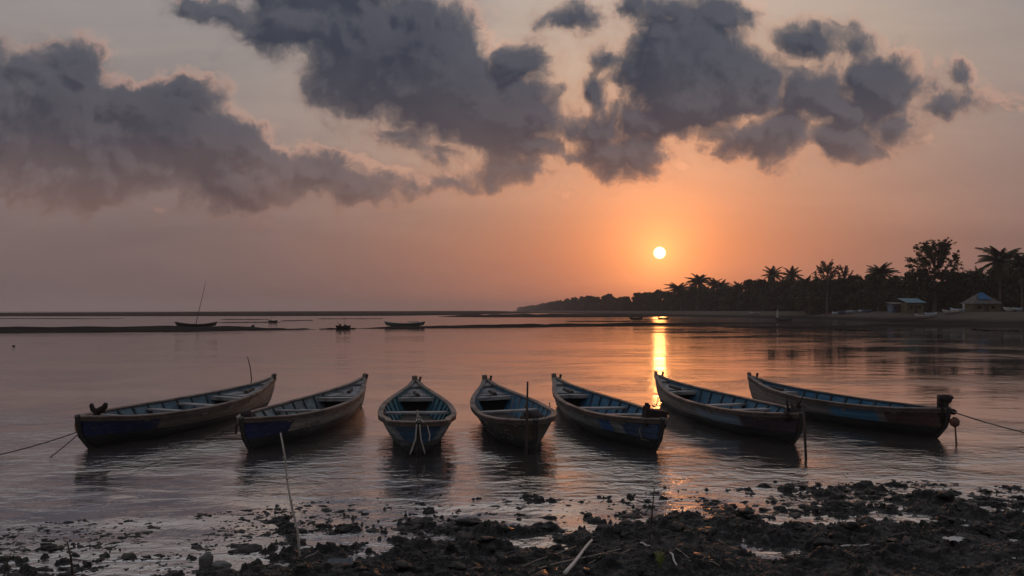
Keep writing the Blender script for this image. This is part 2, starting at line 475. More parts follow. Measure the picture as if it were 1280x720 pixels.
def mud_fn(t, b):
    pos = t.node('ShaderNodeNewGeometry').outputs['Position']
    n = t.noise(pos, 3.2, 8, .65, .3); n2 = t.noise(pos, 38, 5, .65); n3 = t.noise(pos, 11, 6, .6, .5)
    c = t.mix(t.ss(n, .35, .65), (.012, .0105, .0095), (.032, .027, .023))
    c = t.mix(t.math('MULTIPLY', t.ss(n3, .55, .72), .6), c, (.062, .052, .045))
    t.put(b.inputs['Base Color'], c)
    z = t.sep(pos)[2]
    wet = t.ss(z, .10, .0, 0, .12)
    t.put(b.inputs['Roughness'], t.math('SUBTRACT', t.lin(n3, .36, .64, .20, .70), wet))
    bp = t.node('ShaderNodeBump'); bp.inputs['Distance'].default_value = .035; bp.inputs['Strength'].default_value = 1.0
    t.put(bp.inputs['Height'], t.math('ADD', n2, t.math('MULTIPLY', n3, .8))); t.put(b.inputs['Normal'], bp.outputs[0])
M['mud'] = mat('wet_black_mud', (.04, .035, .03), .6, .5, mud_fn)
go_ = grid_mesh('ground', XX, YY, H, M['mud']); tag(go_, kind='structure')

def ground_z(x, y):
    h, _ = mud_height(np.array([x], float), np.array([y], float)); return float(h[0])

# loose clods, shells and bits
N0 = 60000
r_ = rng
cx_ = r_.uniform(-7.4, 8.2, N0); shs = np.interp(cx_, SHX, SHY)
pick = r_.random(N0)
dd_ = np.where(pick < .72, r_.normal(-.12, .50, N0), r_.uniform(-1.1, 2.2, N0))
left_ = (cx_ < -1.2) & (r_.random(N0) < .5); dd_ = np.where(left_, r_.uniform(-1.9, .2, N0), dd_)
cy_ = shs - dd_
cl_ = fbm(cx_ * 1.9, cy_ * 2.6, 3, 91)
rad_ = np.minimum(.0075 * (1 - r_.random(N0)) ** -.62, .075)
gz_, _ = mud_height(cx_, cy_)
ok = (cy_ > 6.1) & (dd_ > np.where(cx_ < -1.2, -1.95, -1.45)) & ((cl_ > .53) | (r_.random(N0) < .07))
idx_ = np.nonzero(ok)[0][:6500]
mb = MB()
for nc in idx_:
    r = float(rad_[nc]); d = float(dd_[nc]); g_ = float(gz_[nc])
    if d < -.35: r = min(r, .034)
    if g_ < -.012: g_ = -.35 * r
    big = r > .03
    mb.blob((float(cx_[nc]), float(cy_[nc]), g_ + r * .05), r, int(nc), (random.uniform(1.0, 2.2), random.uniform(.8, 1.3), random.uniform(.35, .8)), .34, 9 if big else 6, 6 if big else 4, rot=Matrix.Rotation(random.uniform(-.7, .7), 3, 'Z'))
tag(mb.build('mud_clods', M['mud'], smooth=True), 'small dark mud clods and pebbles strewn along the water edge', 'mud clods', kind='stuff')

# ================================================================== SANDBARS
def flat_fn(t, b):
    pos = t.node('ShaderNodeNewGeometry').outputs['Position']
    n = t.noise(t.vmath('MULTIPLY', pos, (.05, .2, 1)), 1, 6, .6, .3)
    t.put(b.inputs['Base Color'], t.mix(t.ss(n, .35, .65), (.026, .021, .018), (.052, .043, .037)))
M['flat'] = mat('dark_tidal_mud', (.04, .033, .03), 1, 0, flat_fn)
def beach_fn(t, b):
    pos = t.node('ShaderNodeNewGeometry').outputs['Position']
    z = t.sep(pos)[2]
    n = t.noise(t.vmath('MULTIPLY', pos, (.08, .2, 1)), 1, 6, .6, .3)
    c = t.mix(t.ss(t.math('ADD', z, t.math('MULTIPLY', n, .6)), .5, 1.5), (.035, .030, .027), (.13, .105, .085))
    t.put(b.inputs['Base Color'], t.mix(1.0, c, t.mix(n, (.75, .75, .75), (1.15, 1.15, 1.15)), 'MULTIPLY'))
M['beach'] = mat('dark_beach_sand', (.1, .08, .07), 1, 0, beach_fn)

def bar(name, sts, seed=1):
    """sts: (px, y_near, width_m, height)"""
    P = []
    n = 80
    sts = [(a, b, c, max(d * 1.5, .11 if len(sts) == 3 else 0)) for a, b, c, d in sts]
    ks = np.linspace(0, len(sts) - 1, n)
    arr = np.array(sts, float)
    X = np.zeros((7, n)); Y = np.zeros((7, n)); Z = np.zeros((7, n))
    for j, k in enumerate(ks):
        px, yn, wd, h = [np.interp(k, range(len(sts)), arr[:, c]) for c in range(4)]
        tp = min(1, j / 5, (n - 1 - j) / 5)
        Yn = CAMH * F / (yn - HOR)
        wob = float(fbm(np.array([j * .22]), np.array([seed * 3.1]), 4, seed)[0]) - .5
        wob2 = float(fbm(np.array([j * .3]), np.array([seed * 7.1]), 4, seed + 5)[0]) - .5
        Yn *= 1 + wob * .02
        wd = max(.3, wd * (1 + wob2 * .8)) * (0.15 + .85 * tp)
        xr = (px - 640) / F
        for i, (f, hh) in enumerate(((-.02, -.3), (0, -.02), (.12, .45), (.4, 1), (.7, .8), (.97, -.02), (1.05, -.3))):
            yy = Yn + f * wd
            X[i, j] = xr * (Yn + .5 * f * wd * 0) + 0 * f; Y[i, j] = yy
            Z[i, j] = (h * hh * (.3 + .7 * tp) * (1 + wob2)) if hh > 0 else hh
    return tag(grid_mesh(name, X, Y, Z, M['flat']), kind='structure')
bar('sandbar', [(-250, 417.5, 28, .2), (-60, 417, 28, .2), (0, 416.8, 28, .2), (100, 416, 28, .2), (170, 415.4, 28, .2), (250, 414.6, 22, .18), (300, 413.6, 13, .1), (340, 413.2, 10, .08), (395, 411.6, 3, .04)], 2)
bar('sandbar', [(398, 411.6, 3, .03), (415, 411.8, 5, .08), (442, 411.3, 3, .05)], 3)
bar('sandbar', [(443, 411, 5, .04), (480, 410.8, 11, .12), (560, 410.3, 17, .16), (650, 409.6, 22, .17), (700, 408.8, 24, .17), (800, 407.8, 26, .15), (860, 406.4, 22, .12), (920, 404.8, 12, .08), (985, 404.2, 8, .05), (1060, 403.2, 10, .05)], 4)
bar('sandbar', [(707, 402.3, 7, .04), (760, 402.1, 8, .05), (815, 401.8, 8, .05)], 5)
bar('sandbar', [(903, 409.4, 1.5, .02), (930, 410.2, 7, .09), (1000, 410.4, 12, .15), (1100, 410.1, 14, .16), (1200, 409.6, 22, .2), (1300, 409.4, 30, .25), (1500, 409, 30, .25)], 6)
bar('sandbar', [(272, 403.2, 2.5, .03), (310, 403, 2.5, .05), (350, 402.8, 2, .03)], 7)
bar('sandbar', [(274, 399.4, 5, .06), (305, 399.5, 6, .08), (335, 399.3, 4, .04)], 8)
bar('sandbar', [(350, 401.2, 3, .03), (370, 400.8, 4, .05), (388, 400.5, 4, .05)], 9)
bar('sandbar', [(395, 398.7, 4, .03), (440, 398.6, 6, .04), (480, 398.4, 4, .03)], 10)
bar('sandbar', [(1044, 411.8, .8, .02), (1065, 413, 1.5, .04), (1091, 413.8, 1, .03)], 11)
bar('sandbar', [(1214, 411.4, .8, .02), (1240, 413.4, 2, .05), (1300, 414.2, 2, .05)], 12)
bar('sandbar', [(548, 396.2, 60, .2), (600, 396.8, 190, .35), (700, 396.9, 230, .4), (790, 396.7, 200, .3), (850, 395.6, 120, .2), (906, 395.2, 30, .08)], 13)
bar('mudflat', [(-900, 395.7, 2400, .8), (0, 395.6, 2400, .8), (200, 395.5, 2400, .8), (330, 395.4, 2400, .8), (480, 395.1, 2300, .8), (560, 394.2, 2000, .8), (620, 392.6, 1500, .7), (690, 391.2, 900, .5)], 14)
bar('sandbar', [(-80, 398.6, 14, .06), (30, 398.4, 14, .06), (100, 398.8, 12, .05), (150, 398.4, 6, .04)], 15)

# ================================================================== BEACH AND SHORE
SY = [70, 80, 90, 100, 112, 150, 187, 237, 281, 375, 643, 1000, 1500, 3400]
SX = [700, 300, 160, 110, 80, 82, 85, 90, 73, 67, 43, 38, 33, 0]
Yr = np.concatenate([np.linspace(72, 300, 190), np.geomspace(303, 3400, 120)])
off = np.concatenate([np.array([-4, -1.5]), np.linspace(0, 16, 26), np.geomspace(18, 1600, 34)])
OO, YY = np.meshgrid(off, Yr)
XS = np.interp(YY, SY, SX)
wob = (fbm(YY * .05, YY * 0, 4, 61) - .5) * 6
XX = XS + OO + wob * np.exp(-np.abs(OO) / 20)
ZZ = 2.15 * sstep(OO, -1, 15) - .45 * sstep(-OO, -1.5, 3) + (fbm(XX * .2, YY * .2, 3, 8) - .5) * .35 * sstep(OO, 0, 5) + 1.5 * sstep(OO, 40, 200)
bo = grid_mesh('beach', XX, YY, ZZ, M['beach']); tag(bo, kind='structure')
def shore_x(Y): return float(np.interp(Y, SY, SX))
def beach_z(x, y):
    o = x - shore_x(y)
    return float(2.15 * sstep(np.array([o]), -1, 15)[0])

# ================================================================== TREES
def leaf_mat(name, a, b_):
    def fn(t, b):
        oi = t.node('ShaderNodeNewGeometry')
        r = oi.outputs['Random Per Island']
        n = t.noise(oi.outputs['Position'], .25, 3, .5)
        t.put(b.inputs['Base Color'], t.mix(t.math('MULTIPLY', t.math('ADD', r, n), .5), a, b_))
    return mat(name, a, .75, .25, fn)
M['leaf'] = leaf_mat('broad_leaves', (.026, .036, .016), (.065, .074, .032))
M['leaf2'] = leaf_mat('olive_leaves', (.045, .050, .018), (.11, .105, .045))
M['leaf3'] = leaf_mat('feathery_leaves', (.026, .036, .018), (.065, .075, .034))
M['palm'] = leaf_mat('palm_leaves', (.026, .036, .016), (.065, .074, .030))
M['bark'] = wood('grey_bark', (.07, .055, .045), (.13, .11, .09), grain=(6, 6, 1), bump=.03)

def leaf(mb, p, s, rr, elong=1.6):
    d = Vector((rr.gauss(0, 1), rr.gauss(0, 1), rr.gauss(0, .7))).normalized()
    e = d.cross(Vector((rr.gauss(0, 1), rr.gauss(0, 1), rr.gauss(0, 1)))).normalized()
    a = d * s * elong * .5; b = e * s * .5
    mb.add([p - a, p - b * .9 + a * .1, p + a, p + b], [(0, 1, 2, 3)])

def make_broad(name, seed, lobes, nleaf, ls, H=10.0, wide=.55, low=.12, mt='leaf'):
    rr = random.Random(seed)
    root = empty(name)
    tb = MB()
    tb.tube([(0, 0, -.3), (rr.uniform(-.2, .2), 0, H * .2), (rr.uniform(-.4, .4), .1, H * .45), (0, 0, H * .75)], [H * .032, H * .024, H * .017, H * .005], 7)
    cb = MB()
    for i in range(lobes):
        a = rr.uniform(0, 6.28); zf = rr.uniform(low, .92)
        rad = H * wide * math.sqrt(max(.05, 1 - ((zf - .5) / .55) ** 2)) * rr.uniform(.15, .85)
        c = Vector((math.cos(a) * rad, math.sin(a) * rad, zf * H))
        R = H * rr.uniform(.10, .19)
        if c.z + R > H: c.z = H - R
        tb.tube([(0, 0, max(H * .12, c.z * .5)), (c.x * .5, c.y * .5, c.z * .75), tuple(c)], [H * .012, H * .008, H * .002], 5)
        for k in range(nleaf // lobes):
            d = Vector((rr.gauss(0, 1), rr.gauss(0, 1), rr.gauss(0, 1))).normalized() * R * (rr.random() ** .33) * rr.uniform(.8, 1.25)
            d.z *= .8
            leaf(cb, c + d, ls * rr.uniform(.6, 1.4), rr)
    tb.build('trunk', M['bark'], root)
    cb.build('crown', M[mt], root)
    return root

def make_feather(name, seed, H=14.0, W=7.5, limbs=15, low=.42, npl=150):
    rr = random.Random(seed)
    root = empty(name); tb = MB(); cb = MB()
    tb.tube([(0, 0, -.3), (.15, 0, H * .2), (-.1, 0, H * .42), (.1, 0, H * .7), (0, 0, H * .93)], [.42, .34, .24, .14, .03], 8)
    for i in range(limbs):
        a = 2.39996 * i + rr.uniform(-.3, .3)
        f = (i + .5) / limbs
        z0 = H * (low * .7 + (.80 - low * .7) * f)
        ang = math.radians(22 + 50 * f + rr.uniform(-10, 10))
        Ln = (W * (1.05 - .35 * f)) * rr.uniform(.8, 1.1)
        if z0 + math.sin(ang) * Ln > H: Ln = (H - z0) / math.sin(ang)
        pts = []; p = Vector((0, 0, z0))
        for q in range(6):
            pts.append(p.copy())
            an = ang + .12 * q * (1 if f < .5 else .3)
            p = p + Vector((math.cos(a) * math.cos(an), math.sin(a) * math.cos(an), math.sin(an))) * Ln / 5
        tb.tube(pts, [.15, .12, .09, .065, .04, .015], 5)
        # sprays along the outer limb
        for q in range(2, 6):
            for s in range(5):
                base = pts[q].lerp(pts[max(0, q - 1)], rr.random())
                da = a + rr.gauss(0, .8); el = rr.uniform(-.1, 1.0)
                dirn = Vector((math.cos(da) * math.cos(el), math.sin(da) * math.cos(el), math.sin(el)))
                sl = rr.uniform(.9, 1.9)
                end = base + dirn * sl
                tb.tube([base, end], [.03, .01], 4, cap=False)
                for k in range(npl // 12):
                    tt = rr.uniform(.1, 1.05)
                    pp = base.lerp(end, tt) + Vector((rr.gauss(0, .16), rr.gauss(0, .16), rr.gauss(0, .12) - .05))
                    leaf(cb, pp, rr.uniform(.16, .36), rr, 2.2)
    tb.build('trunk', M['bark'], root)
    cb.build('crown', M['leaf3'], root)
    return root

def make_palm(name, seed, H=12.0, R=4.2, nf=30):
    nf = nf + 10
    rr = random.Random(seed); root = empty(name); tb = MB(); cb = MB()
    lean = rr.uniform(-.8, .8)
    pts = [(lean * (q / 6) ** 1.6, 0, -.3 + (H - R * .45 + .3) * q / 6) for q in range(7)]
    tb.tube(pts, [.26, .2, .17, .16, .15, .14, .16], 8)
    top = Vector(pts[-1])
    for i in range(nf):
        a = 2.39996 * i + rr.uniform(-.2, .2); f = i / nf
        el = math.radians(84 - 115 * f + rr.uniform(-12, 12))
        Ln = R * rr.uniform(.7, 1.0)
        p = top.copy(); prev = p.copy(); rach = [p.copy()]
        for q in range(9):
            an = el - (.11 + .03 * f) * q * 1.15
            p = p + Vector((math.cos(a) * math.cos(an), math.sin(a) * math.cos(an), math.sin(an))) * Ln / 9
            rach.append(p.copy())
        cb.tube(rach, [.035 - .003 * q for q in range(10)], 4, cap=False)
        sidev = Vector((-math.sin(a), math.cos(a), 0))
        for q in range(1, 10):
            for h in range(3):
                b0 = rach[q - 1].lerp(rach[q], h / 3)
                fw = (rach[q] - rach[q - 1]).normalized()
                ll = R * .23 * math.sin(math.pi * (.12 + .8 * (q + h / 3) / 10)) * rr.uniform(.8, 1.15)
                for s in (-1, 1):
                    tip = b0 + (sidev * s * .8 + fw * .6 + Vector((0, 0, -.55 - rr.random() * .3))).normalized() * ll
                    wv = fw * .13
                    cb.add([b0 - wv, b0 + wv, tip], [(0, 1, 2)])
    for i in range(9):
        a = rr.uniform(0, 6.28); Ln = R * rr.uniform(.35, .6); q0 = top + Vector((0, 0, -.15))
        q1 = q0 + Vector((math.cos(a) * Ln * .35, math.sin(a) * Ln * .35, -.15 * Ln)); q2 = q1 + Vector((math.cos(a) * Ln * .2, math.sin(a) * Ln * .2, -.75 * Ln))
        for k in range(14):
            b0 = q1.lerp(q2, k / 14); tip = b0 + Vector((rr.uniform(-.3, .3), rr.uniform(-.3, .3), -rr.uniform(.3, .7)))
            cb.add([b0 + Vector((.07, 0, 0)), b0 - Vector((.07, 0, 0)), tip], [(0, 1, 2)])
        cb.tube([q0, q1, q2], [.03, .025, .01], 4, cap=False)
    tb.build('trunk', M['bark'], root)
    cb.build('crown', M['palm'], root)
    for q in range(0): pass
    return root

def proto_use(proto, state={}):
    """first use gives the object itself, later uses give copies"""
    if proto.name not in state:
        state[proto.name] = 1; return proto
    return copy_tree(proto)
def plant(proto, px, top, Y, H0, label, cat='tree', group=None, base_z=None, sxy=1.0, rz=None):
    o = proto_use(proto)
    X = (px - 640) / F * Y
    bz = beach_z(X, Y) if base_z is None else base_z
    bz = max(bz, .3) - .1
    h = CAMH + (HOR - top) / F * Y - bz
    s = h / H0
    o.location = (X, Y, bz); o.scale = (s * sxy, s * sxy, s)
    o.rotation_euler.z = random.uniform(0, 6.28) if rz is None else rz
    tag(o, label, cat, group)
    return o
random.seed(21)
palmA = make_palm('palm_tree', 1); palmB = make_palm('palm_tree', 2, 12, 5.4, 24); palmC = make_palm('palm_tree', 5, 12, 3.6, 16)
plant(palmB, 1250, 311, 158, 12, 'tall coconut palm with wide drooping crown beside the blue roofed hut', 'palm tree', rz=1.0)
plant(palmA, 1098, 334, 205, 12, 'palm with spreading crown above the boats, between the two feathery trees', 'palm tree', rz=2, sxy=1.25)
plant(palmC, 966, 337, 292, 12, 'palm rising above the treeline, first of the close pair near the white sail', 'palm tree', sxy=1.3)
plant(palmC, 990, 338, 286, 12, 'palm rising above the treeline, second of the close pair near the white sail', 'palm tree', sxy=1.2)
plant(palmA, 872, 346, 380, 12, 'bushy topped palm, tallest of the small palms nearest the setting sun', 'palm tree', sxy=1.5)
plant(palmB, 851, 355, 400, 12, 'low palm just beside the tallest small palm, on its sunward side', 'palm tree', sxy=1.5)
plant(palmC, 893, 351, 370, 12, 'small palm just inland of the tallest small palm near the sun', 'palm tree', sxy=1.6)
plant(palmC, 902, 353, 365, 12, 'slim palm crowded between small palms in the middle of the treeline', 'palm tree', sxy=1.5)
plant(palmA, 925, 355, 330, 12, 'lone stubby palm in the dip of the treeline between the palm groups', 'palm tree', sxy=1.3)
plant(palmA, 1278, 322, 150, 12, 'palm crown cut by the edge of the frame beyond the tallest palm', 'palm tree', rz=.5)
fe = make_feather('feathery_tree', 3, 14, 6.6, 17, .45, 170)
plant(fe, 1168, 304, 168, 14, 'tallest tree on the shore with open feathery crown over dense dome', 'tree', rz=.4, sxy=1.0)
fe2 = make_feather('feathery_tree', 9, 14, 5.6, 12, .5, 120)
plant(fe2, 1034, 328, 222, 14, 'open feathery tree standing alone above the middle of the treeline', 'tree', rz=1.4, sxy=.85)
plant(fe2, 1055, 334, 224, 14, 'smaller feathery tree touching the lone open one above the treeline', 'tree', rz=4, sxy=.7)
plant(fe2, 1272, 326, 185, 14, 'feathery tree rising behind the palms at the edge of the frame', 'tree', rz=2.6)
plant(fe2, 1222, 336, 185, 14, 'thin feathery tree top showing above the blue roofed hut', 'tree', rz=5.2, sxy=.9)

brA = make_broad('broadleaf_tree', 31, 26, 3600, .52, 10, .50, .10)
brB = make_broad('broadleaf_tree', 32, 22, 3000, .55, 10, .62, .10)
brC = make_broad('broadleaf_tree', 33, 18, 2400, .60, 10, .55, .10, 'leaf2')
brD = make_broad('broadleaf_tree', 34, 24, 2600, .60, 10, .75, .08)
plant(brD, 1153, 337, 172, 10, 'wide dense domed tree under the tallest feathery crown, behind the yellow hut', 'tree', rz=0, sxy=.95)
plant(brD, 1192, 339, 172, 10, 'wide dense domed tree between the tallest tree and the blue roofed hut', 'tree', rz=2, sxy=.9)
plant(brC, 1020, 366, 238, 10, 'low olive green bush tree at the back of the beach', 'tree', rz=1, sxy=1.4)
for px_, top_, Y_, lb_, pr_ in (
    (1015, 344, 232, 'bushy crown standing proud between the close pair of palms and the lone open tree', brC),
    (1076, 342, 222, 'rounded crown rising between the smaller feathery tree and the mid shore palm', brA),
    (1124, 343, 190, 'rounded crown rising on the sunward side of the tallest tree', brB),
    (945, 348, 300, 'rounded crown rising just sunward of the close pair of palms', brA),
    (1206, 338, 178, 'rounded crown directly behind the blue tarpaulin hut', brA),
    (1238, 333, 176, 'high crown behind the tall coconut palm', brB),
    (912, 353, 335, 'small rounded crown poking up between slim and stubby palms', brC),
    (820, 361, 470, 'small rounded crown rising just under the setting sun', brB),
    (736, 369, 720, 'far bump of a crown rising above the hazy end of the treeline', brA)):
    plant(pr_, px_, top_, Y_, 10, lb_, 'tree', sxy=.8)
plant(palmC, 1136, 345, 183, 12, 'palm half hidden in trees right behind the small ochre hut', 'palm tree', sxy=1.3)
plant(palmA, 1010, 349, 240, 12, 'palm half buried in foliage between the palm pair and the lone open tree', 'palm tree', sxy=1.3)
plant(palmC, 1216, 341, 166, 12, 'low palm leaning over the grey roof of the larger hut', 'palm tree', sxy=1.2)
TP = [650, 665, 690, 720, 760, 800, 840, 870, 900, 930, 960, 1000, 1040, 1080, 1130, 1200, 1240, 1290, 1400]
TT = [385.3, 383, 378.5, 374, 370, 367.5, 364, 361, 359, 358.5, 352, 350, 350, 350, 352, 346, 345, 338, 335]
YP = [650, 660, 690, 720, 760, 800, 840, 900, 950, 1040, 1140, 1290, 1400]
YV = [1900, 1600, 1000, 800, 620, 520, 440, 350, 290, 228, 185, 172, 165]
protos = [brA, brB, brC, brD]
for row in range(3):
    px = 1310 - row * 7
    while px > 700:
        Y = float(np.interp(px, YP, YV)) * (1 + .06 * row + random.uniform(0, .04))
        top = float(np.interp(px, TP, TT)) + random.uniform(-6, 5) * (1 if px > 900 else .75) + row * 1.0 - (1.2 if row == 0 else 0)
        plant(random.choice(protos), px, top, Y, 10, 'dark rounded broadleaf tree in the unbroken mass of the far treeline', 'tree', 'broadleaf trees of the far treeline', sxy=random.uniform(.8, 1.25))
        hpx = HOR - top
        px -= hpx * random.uniform(.42, .66) + 2
# far wood and the low fill under the trees
def wood_mass(name, label, pxs, hf, n, ls, cat):
    mb = MB(); rr = random.Random(5)
    for i in range(n):
        px = rr.uniform(*pxs)
        Y = float(np.interp(px, YP, YV)) * rr.uniform(1.0, 1.10)
        bump = .72 + .4 * float(fbm(np.array([px * .22]), np.array([1.3]), 4, 15)[0])
        X = (px - 640) / F * Y
        bz = max(beach_z(X, Y), .2)
        topz = hf(px, Y) * bump
        z = bz + (topz - bz) * rr.random() ** .8
        leaf(mb, Vector((X, Y, z)), ls * Y / 1000 * rr.uniform(.6, 1.4), rr, 1.5)
    return tag(mb.build(name, M['leaf']), label, cat, kind='stuff')
wood_mass('distant_wood', 'hazy far wood tapering down to the horizon', (648, 722), lambda px, Y: CAMH + (HOR - float(np.interp(px, TP, TT))) / F * Y * 1.08, 9000, 3.0, 'wood')
wood_mass('undergrowth', 'dark undergrowth filling the foot of the shore treeline', (700, 1330), lambda px, Y: CAMH + 1.5 + min(4.5, (HOR - float(np.interp(px, TP, TT))) / F * Y * .5), 30000, 2.6, 'undergrowth')

# ================================================================== HUTS AND BEACHED THINGS
M['yellow'] = wood('ochre_hut_wall', (.11, .095, .045), (.16, .135, .065), grain=(4, 4, .6))
M['bluewall'] = wood('blue_hut_wall', (.07, .11, .19), (.12, .17, .26), grain=(4, 4, .6))
M['blueroof'] = wood('blue_tarp_roof', (.02, .14, .30), (.05, .19, .35), grain=(2, 2, 2), dirt_amt=.2)
M['paleroof'] = wood('pale_blue_tin_roof', (.10, .20, .25), (.15, .25, .30), grain=(8, 1, 1), dirt_amt=.3)
M['greyroof'] = wood('grey_thatch_roof', (.12, .11, .10), (.18, .165, .15), grain=(8, 8, 1))
M['dark'] = mat('dark_opening', (.015, .014, .014), .9, .1)
def hut(px, Y, w, d, hw, hr, wallm, roofm, label, hip=False, split=False, rz=0):
    X = (px - 640) / F * Y
    bz = 2.0
    r = empty('beach_hut', (X, Y, bz), rz)
    tag(r, label, 'hut')
    m = MB(); m.box((0, 0, hw / 2), (w, d, hw)); m.build('wall', M[wallm], r)
    m = MB(); o = .45
    a, b_ = w / 2 + o, d / 2 + o; k = w * .30 if hip else a
    if hip:
        top = [(-w * .12, 0, hw + hr), (w * .12, 0, hw + hr)]
        vs = [(-a, -b_, hw - .15), (a, -b_, hw - .15), (a, b_, hw - .15), (-a, b_, hw - .15)] + top
        m.add(vs, [(0, 1, 5, 4), (1, 2, 5), (2, 3, 4, 5), (3, 0, 4), (3, 2, 1, 0)])
    else:   # mono pitch sheet falling to the water side
        th = .08
        vs = [(-a, -b_, hw + .02), (a, -b_, hw + .02), (a, b_, hw + hr), (-a, b_, hw + hr)]
        vs += [(x, y, z + th) for x, y, z in vs]
        m.add(vs, [(3, 2, 1, 0), (4, 5, 6, 7), (0, 1, 5, 4), (1, 2, 6, 5), (2, 3, 7, 6), (3, 0, 4, 7)])
    rf = m.build('roof', M[roofm], r)
    if split:   # a raised tarp ridge on the roof
        m = MB(); vs = [(-w * .30, -b_ * .72, hw + hr * .32 + .1), (w * .22, -b_ * .72, hw + hr * .32 + .1), (w * .10, 0, hw + hr + .12), (-w * .10, 0, hw + hr + .12)]
        vs += [(x, y + .05, z + .08) for x, y, z in vs]
        m.add(vs, [(3, 2, 1, 0), (4, 5, 6, 7), (0, 1, 5, 4), (1, 2, 6, 5), (2, 3, 7, 6), (3, 0, 4, 7)])
        m.build('tarpaulin', M['blueroof'], rf)
    for q, xx in enumerate((-w * .28, w * .25)):
        m = MB(); m.box((xx, -d / 2 - .01, hw * .55), (w * .14, .06, hw * .3)); wd = m.build('window', M['dark'], r)
    m = MB(); m.box((0, -d / 2 - .01, hw * .38), (.85, .07, hw * .76)); m.build('door', M['darkwood'], r)
    for xx in (-a + .15, a - .15):
        m = MB(); m.tube([(xx, -b_ + .12, -.2), (xx, -b_ + .12, hw - .05)], .06, 6); m.build('post', M['bark'], r)
    return r
hut(1140, 157, 3.4, 3, 2.1, 1.0, 'yellow', 'paleroof', 'small ochre hut with pale blue sloping roof on the beach')
hut(1226, 157, 5.6, 4, 2.1, 2.1, 'yellow', 'greyroof', 'larger hut with peaked grey roof and bright blue tarpaulin', hip=True, split=True)
hut(1119, 160, 2.2, 2.4, 1.9, .3, 'bluewall', 'greyroof', 'narrow blue walled shed right beside the small ochre hut')

# beached canoes and skiffs
def small_boat_mesh(L_, B_, Hh, seed=0, ends=.5):
    m = MB(); n = 13; s = 6
    outer = []; inner = []
    for i in range(n):
        t = i / (n - 1); q = abs(2 * t - 1)
        b = B_ / 2 * (1 - q ** 2.4) + .03; g = Hh * (.75 + ends * q ** 2.2); kz = -.12 + Hh * .45 * q ** 3.5
        y = 0
        for arr, th in ((outer, 0), (inner, .05)):
            ring = []
            for j in range(-s, s + 1):
                a = abs(j) / s
                ring.append(((t - .5) * L_ * (1 - .10 * (1 - a) - .0 * th), (b - th if b > th else .01) * (a ** .6) * (1 if j > 0 else -1), (kz + th) + (g - kz - th) * a ** 1.5))
            arr.append(ring)
    w = 2 * s + 1
    vs = [p for r in outer for p in r] + [p for r in inner for p in r]
    o2 = n * w
    fs = []
    for i in range(n - 1):
        for j in range(w - 1):
            a = i * w + j
            fs.append((a, a + w, a + w + 1, a + 1)); fs.append((o2 + a, o2 + a + 1, o2 + a + w + 1, o2 + a + w))
        fs.append((i * w, o2 + i * w, o2 + (i + 1) * w, (i + 1) * w))
        e = i * w + w - 1
        fs.append((e, e + w, o2 + e + w, o2 + e))
    m.add(vs, fs)
    return m
M['palepaint'] = wood('faded_pale_blue_paint', (.40, .52, .60), (.52, .60, .65), grain=(5, 5, 5), dirt_amt=.4)
M['greenpaint'] = wood('faded_teal_paint', (.05, .13, .13), (.09, .19, .18), grain=(3, 12, 12))
def skiff(name, loc, rz, L_, B_, Hh, hullm, label, ends=.5, seats=3, group=None, cat='boat', mast=None, seat_m='plank'):
    r = empty(name, loc, rz); tag(r, label, cat, group)
    small_boat_mesh(L_, B_, Hh, 0, ends).build('hull', M[hullm], r, True)
    for k in range(seats):
        x = (k - (seats - 1) / 2) * L_ * .22
        m = MB(); m.box((x, 0, Hh * .62), (.22, B_ * .86 * (1 - abs(x / L_ * 2) ** 2.4), .04)); m.build('seat', M[seat_m], r)
    if mast:
        m = MB(); x0, tipx, hz, rad = mast
        m.tube([(x0, 0, -.05), (x0 + (tipx - x0) * .5, 0, hz * .5), (tipx, 0, hz)], [rad, rad * .8, rad * .4], 6); m.build('mast', M['darkwood'], r)
    return r
def bpt(px, py):  # on the beach / bar
    return gp(px, py)
# boats aground or moored far out
p = gp(245, 408.6); skiff('sailing_canoe', (p.x, p.y, .12), math.radians(-2), 6.6, 1.25, .42, 'black', 'long dark canoe with one tall leaning mast on the sandbar', .9, 3, mast=(-.1, 1.55, 6.9, .05))
p = gp(506, 408.4); r = skiff('rowing_boat', (p.x, p.y, .12), math.radians(3), 6.3, 1.4, .55, 'greenpaint', 'dark teal open boat resting on the middle sandbar', .55, 3)
m = MB(); m.box((1.3, 0, .62), (1.6, .9, .16)); m.build('cover', M['white'], r)
p = gp(429, 411.4); r = skiff('dinghy', (p.x, p.y, .03), math.radians(8), 2.0, .9, .5, 'black', 'small dark dinghy heaped with gear and thin upright pole', .3, 1, mast=(.15, .2, 1.9, .025))
m = MB(); m.blob((-.4, 0, .42), .20, 4); m.blob((.3, 0, .38), .24, 5, (1.5, 1, .7)); m.tube([(-.55, 0, .5), (-.75, 0, .95)], .03, 5); m.build('gear_heap', M['cloth'], r)
p = gp(341, 403); r = skiff('moored_dinghy', (p.x, p.y, .03), math.radians(-5), 2.0, .8, .45, 'black', 'tiny dark boat with a thin pole at the end of a spit', .3, 1, mast=(-.3, -.3, 2.8, .03))
p = gp(795, 399.4); skiff('moored_boat', (p.x, p.y, .05), .1, 3.9, 1.3, .6, 'black', 'small dark boat on the sunward side of the glowing path', .5, 2)
p = gp(829, 399.2); skiff('moored_boat', (p.x, p.y, .05), -.1, 3.4, 1.2, .55, 'black', 'small dark boat just inshore of the glowing path', .5, 2)
p = gp(812, 400.0); m = MB(); m.tube([(p.x - 3, p.y, .12), (p.x + 3.6, p.y + .5, .16)], .07, 6); tag(m.build('drift_log', M['black']), 'thin dark log lying in the glare between two small boats', 'log')
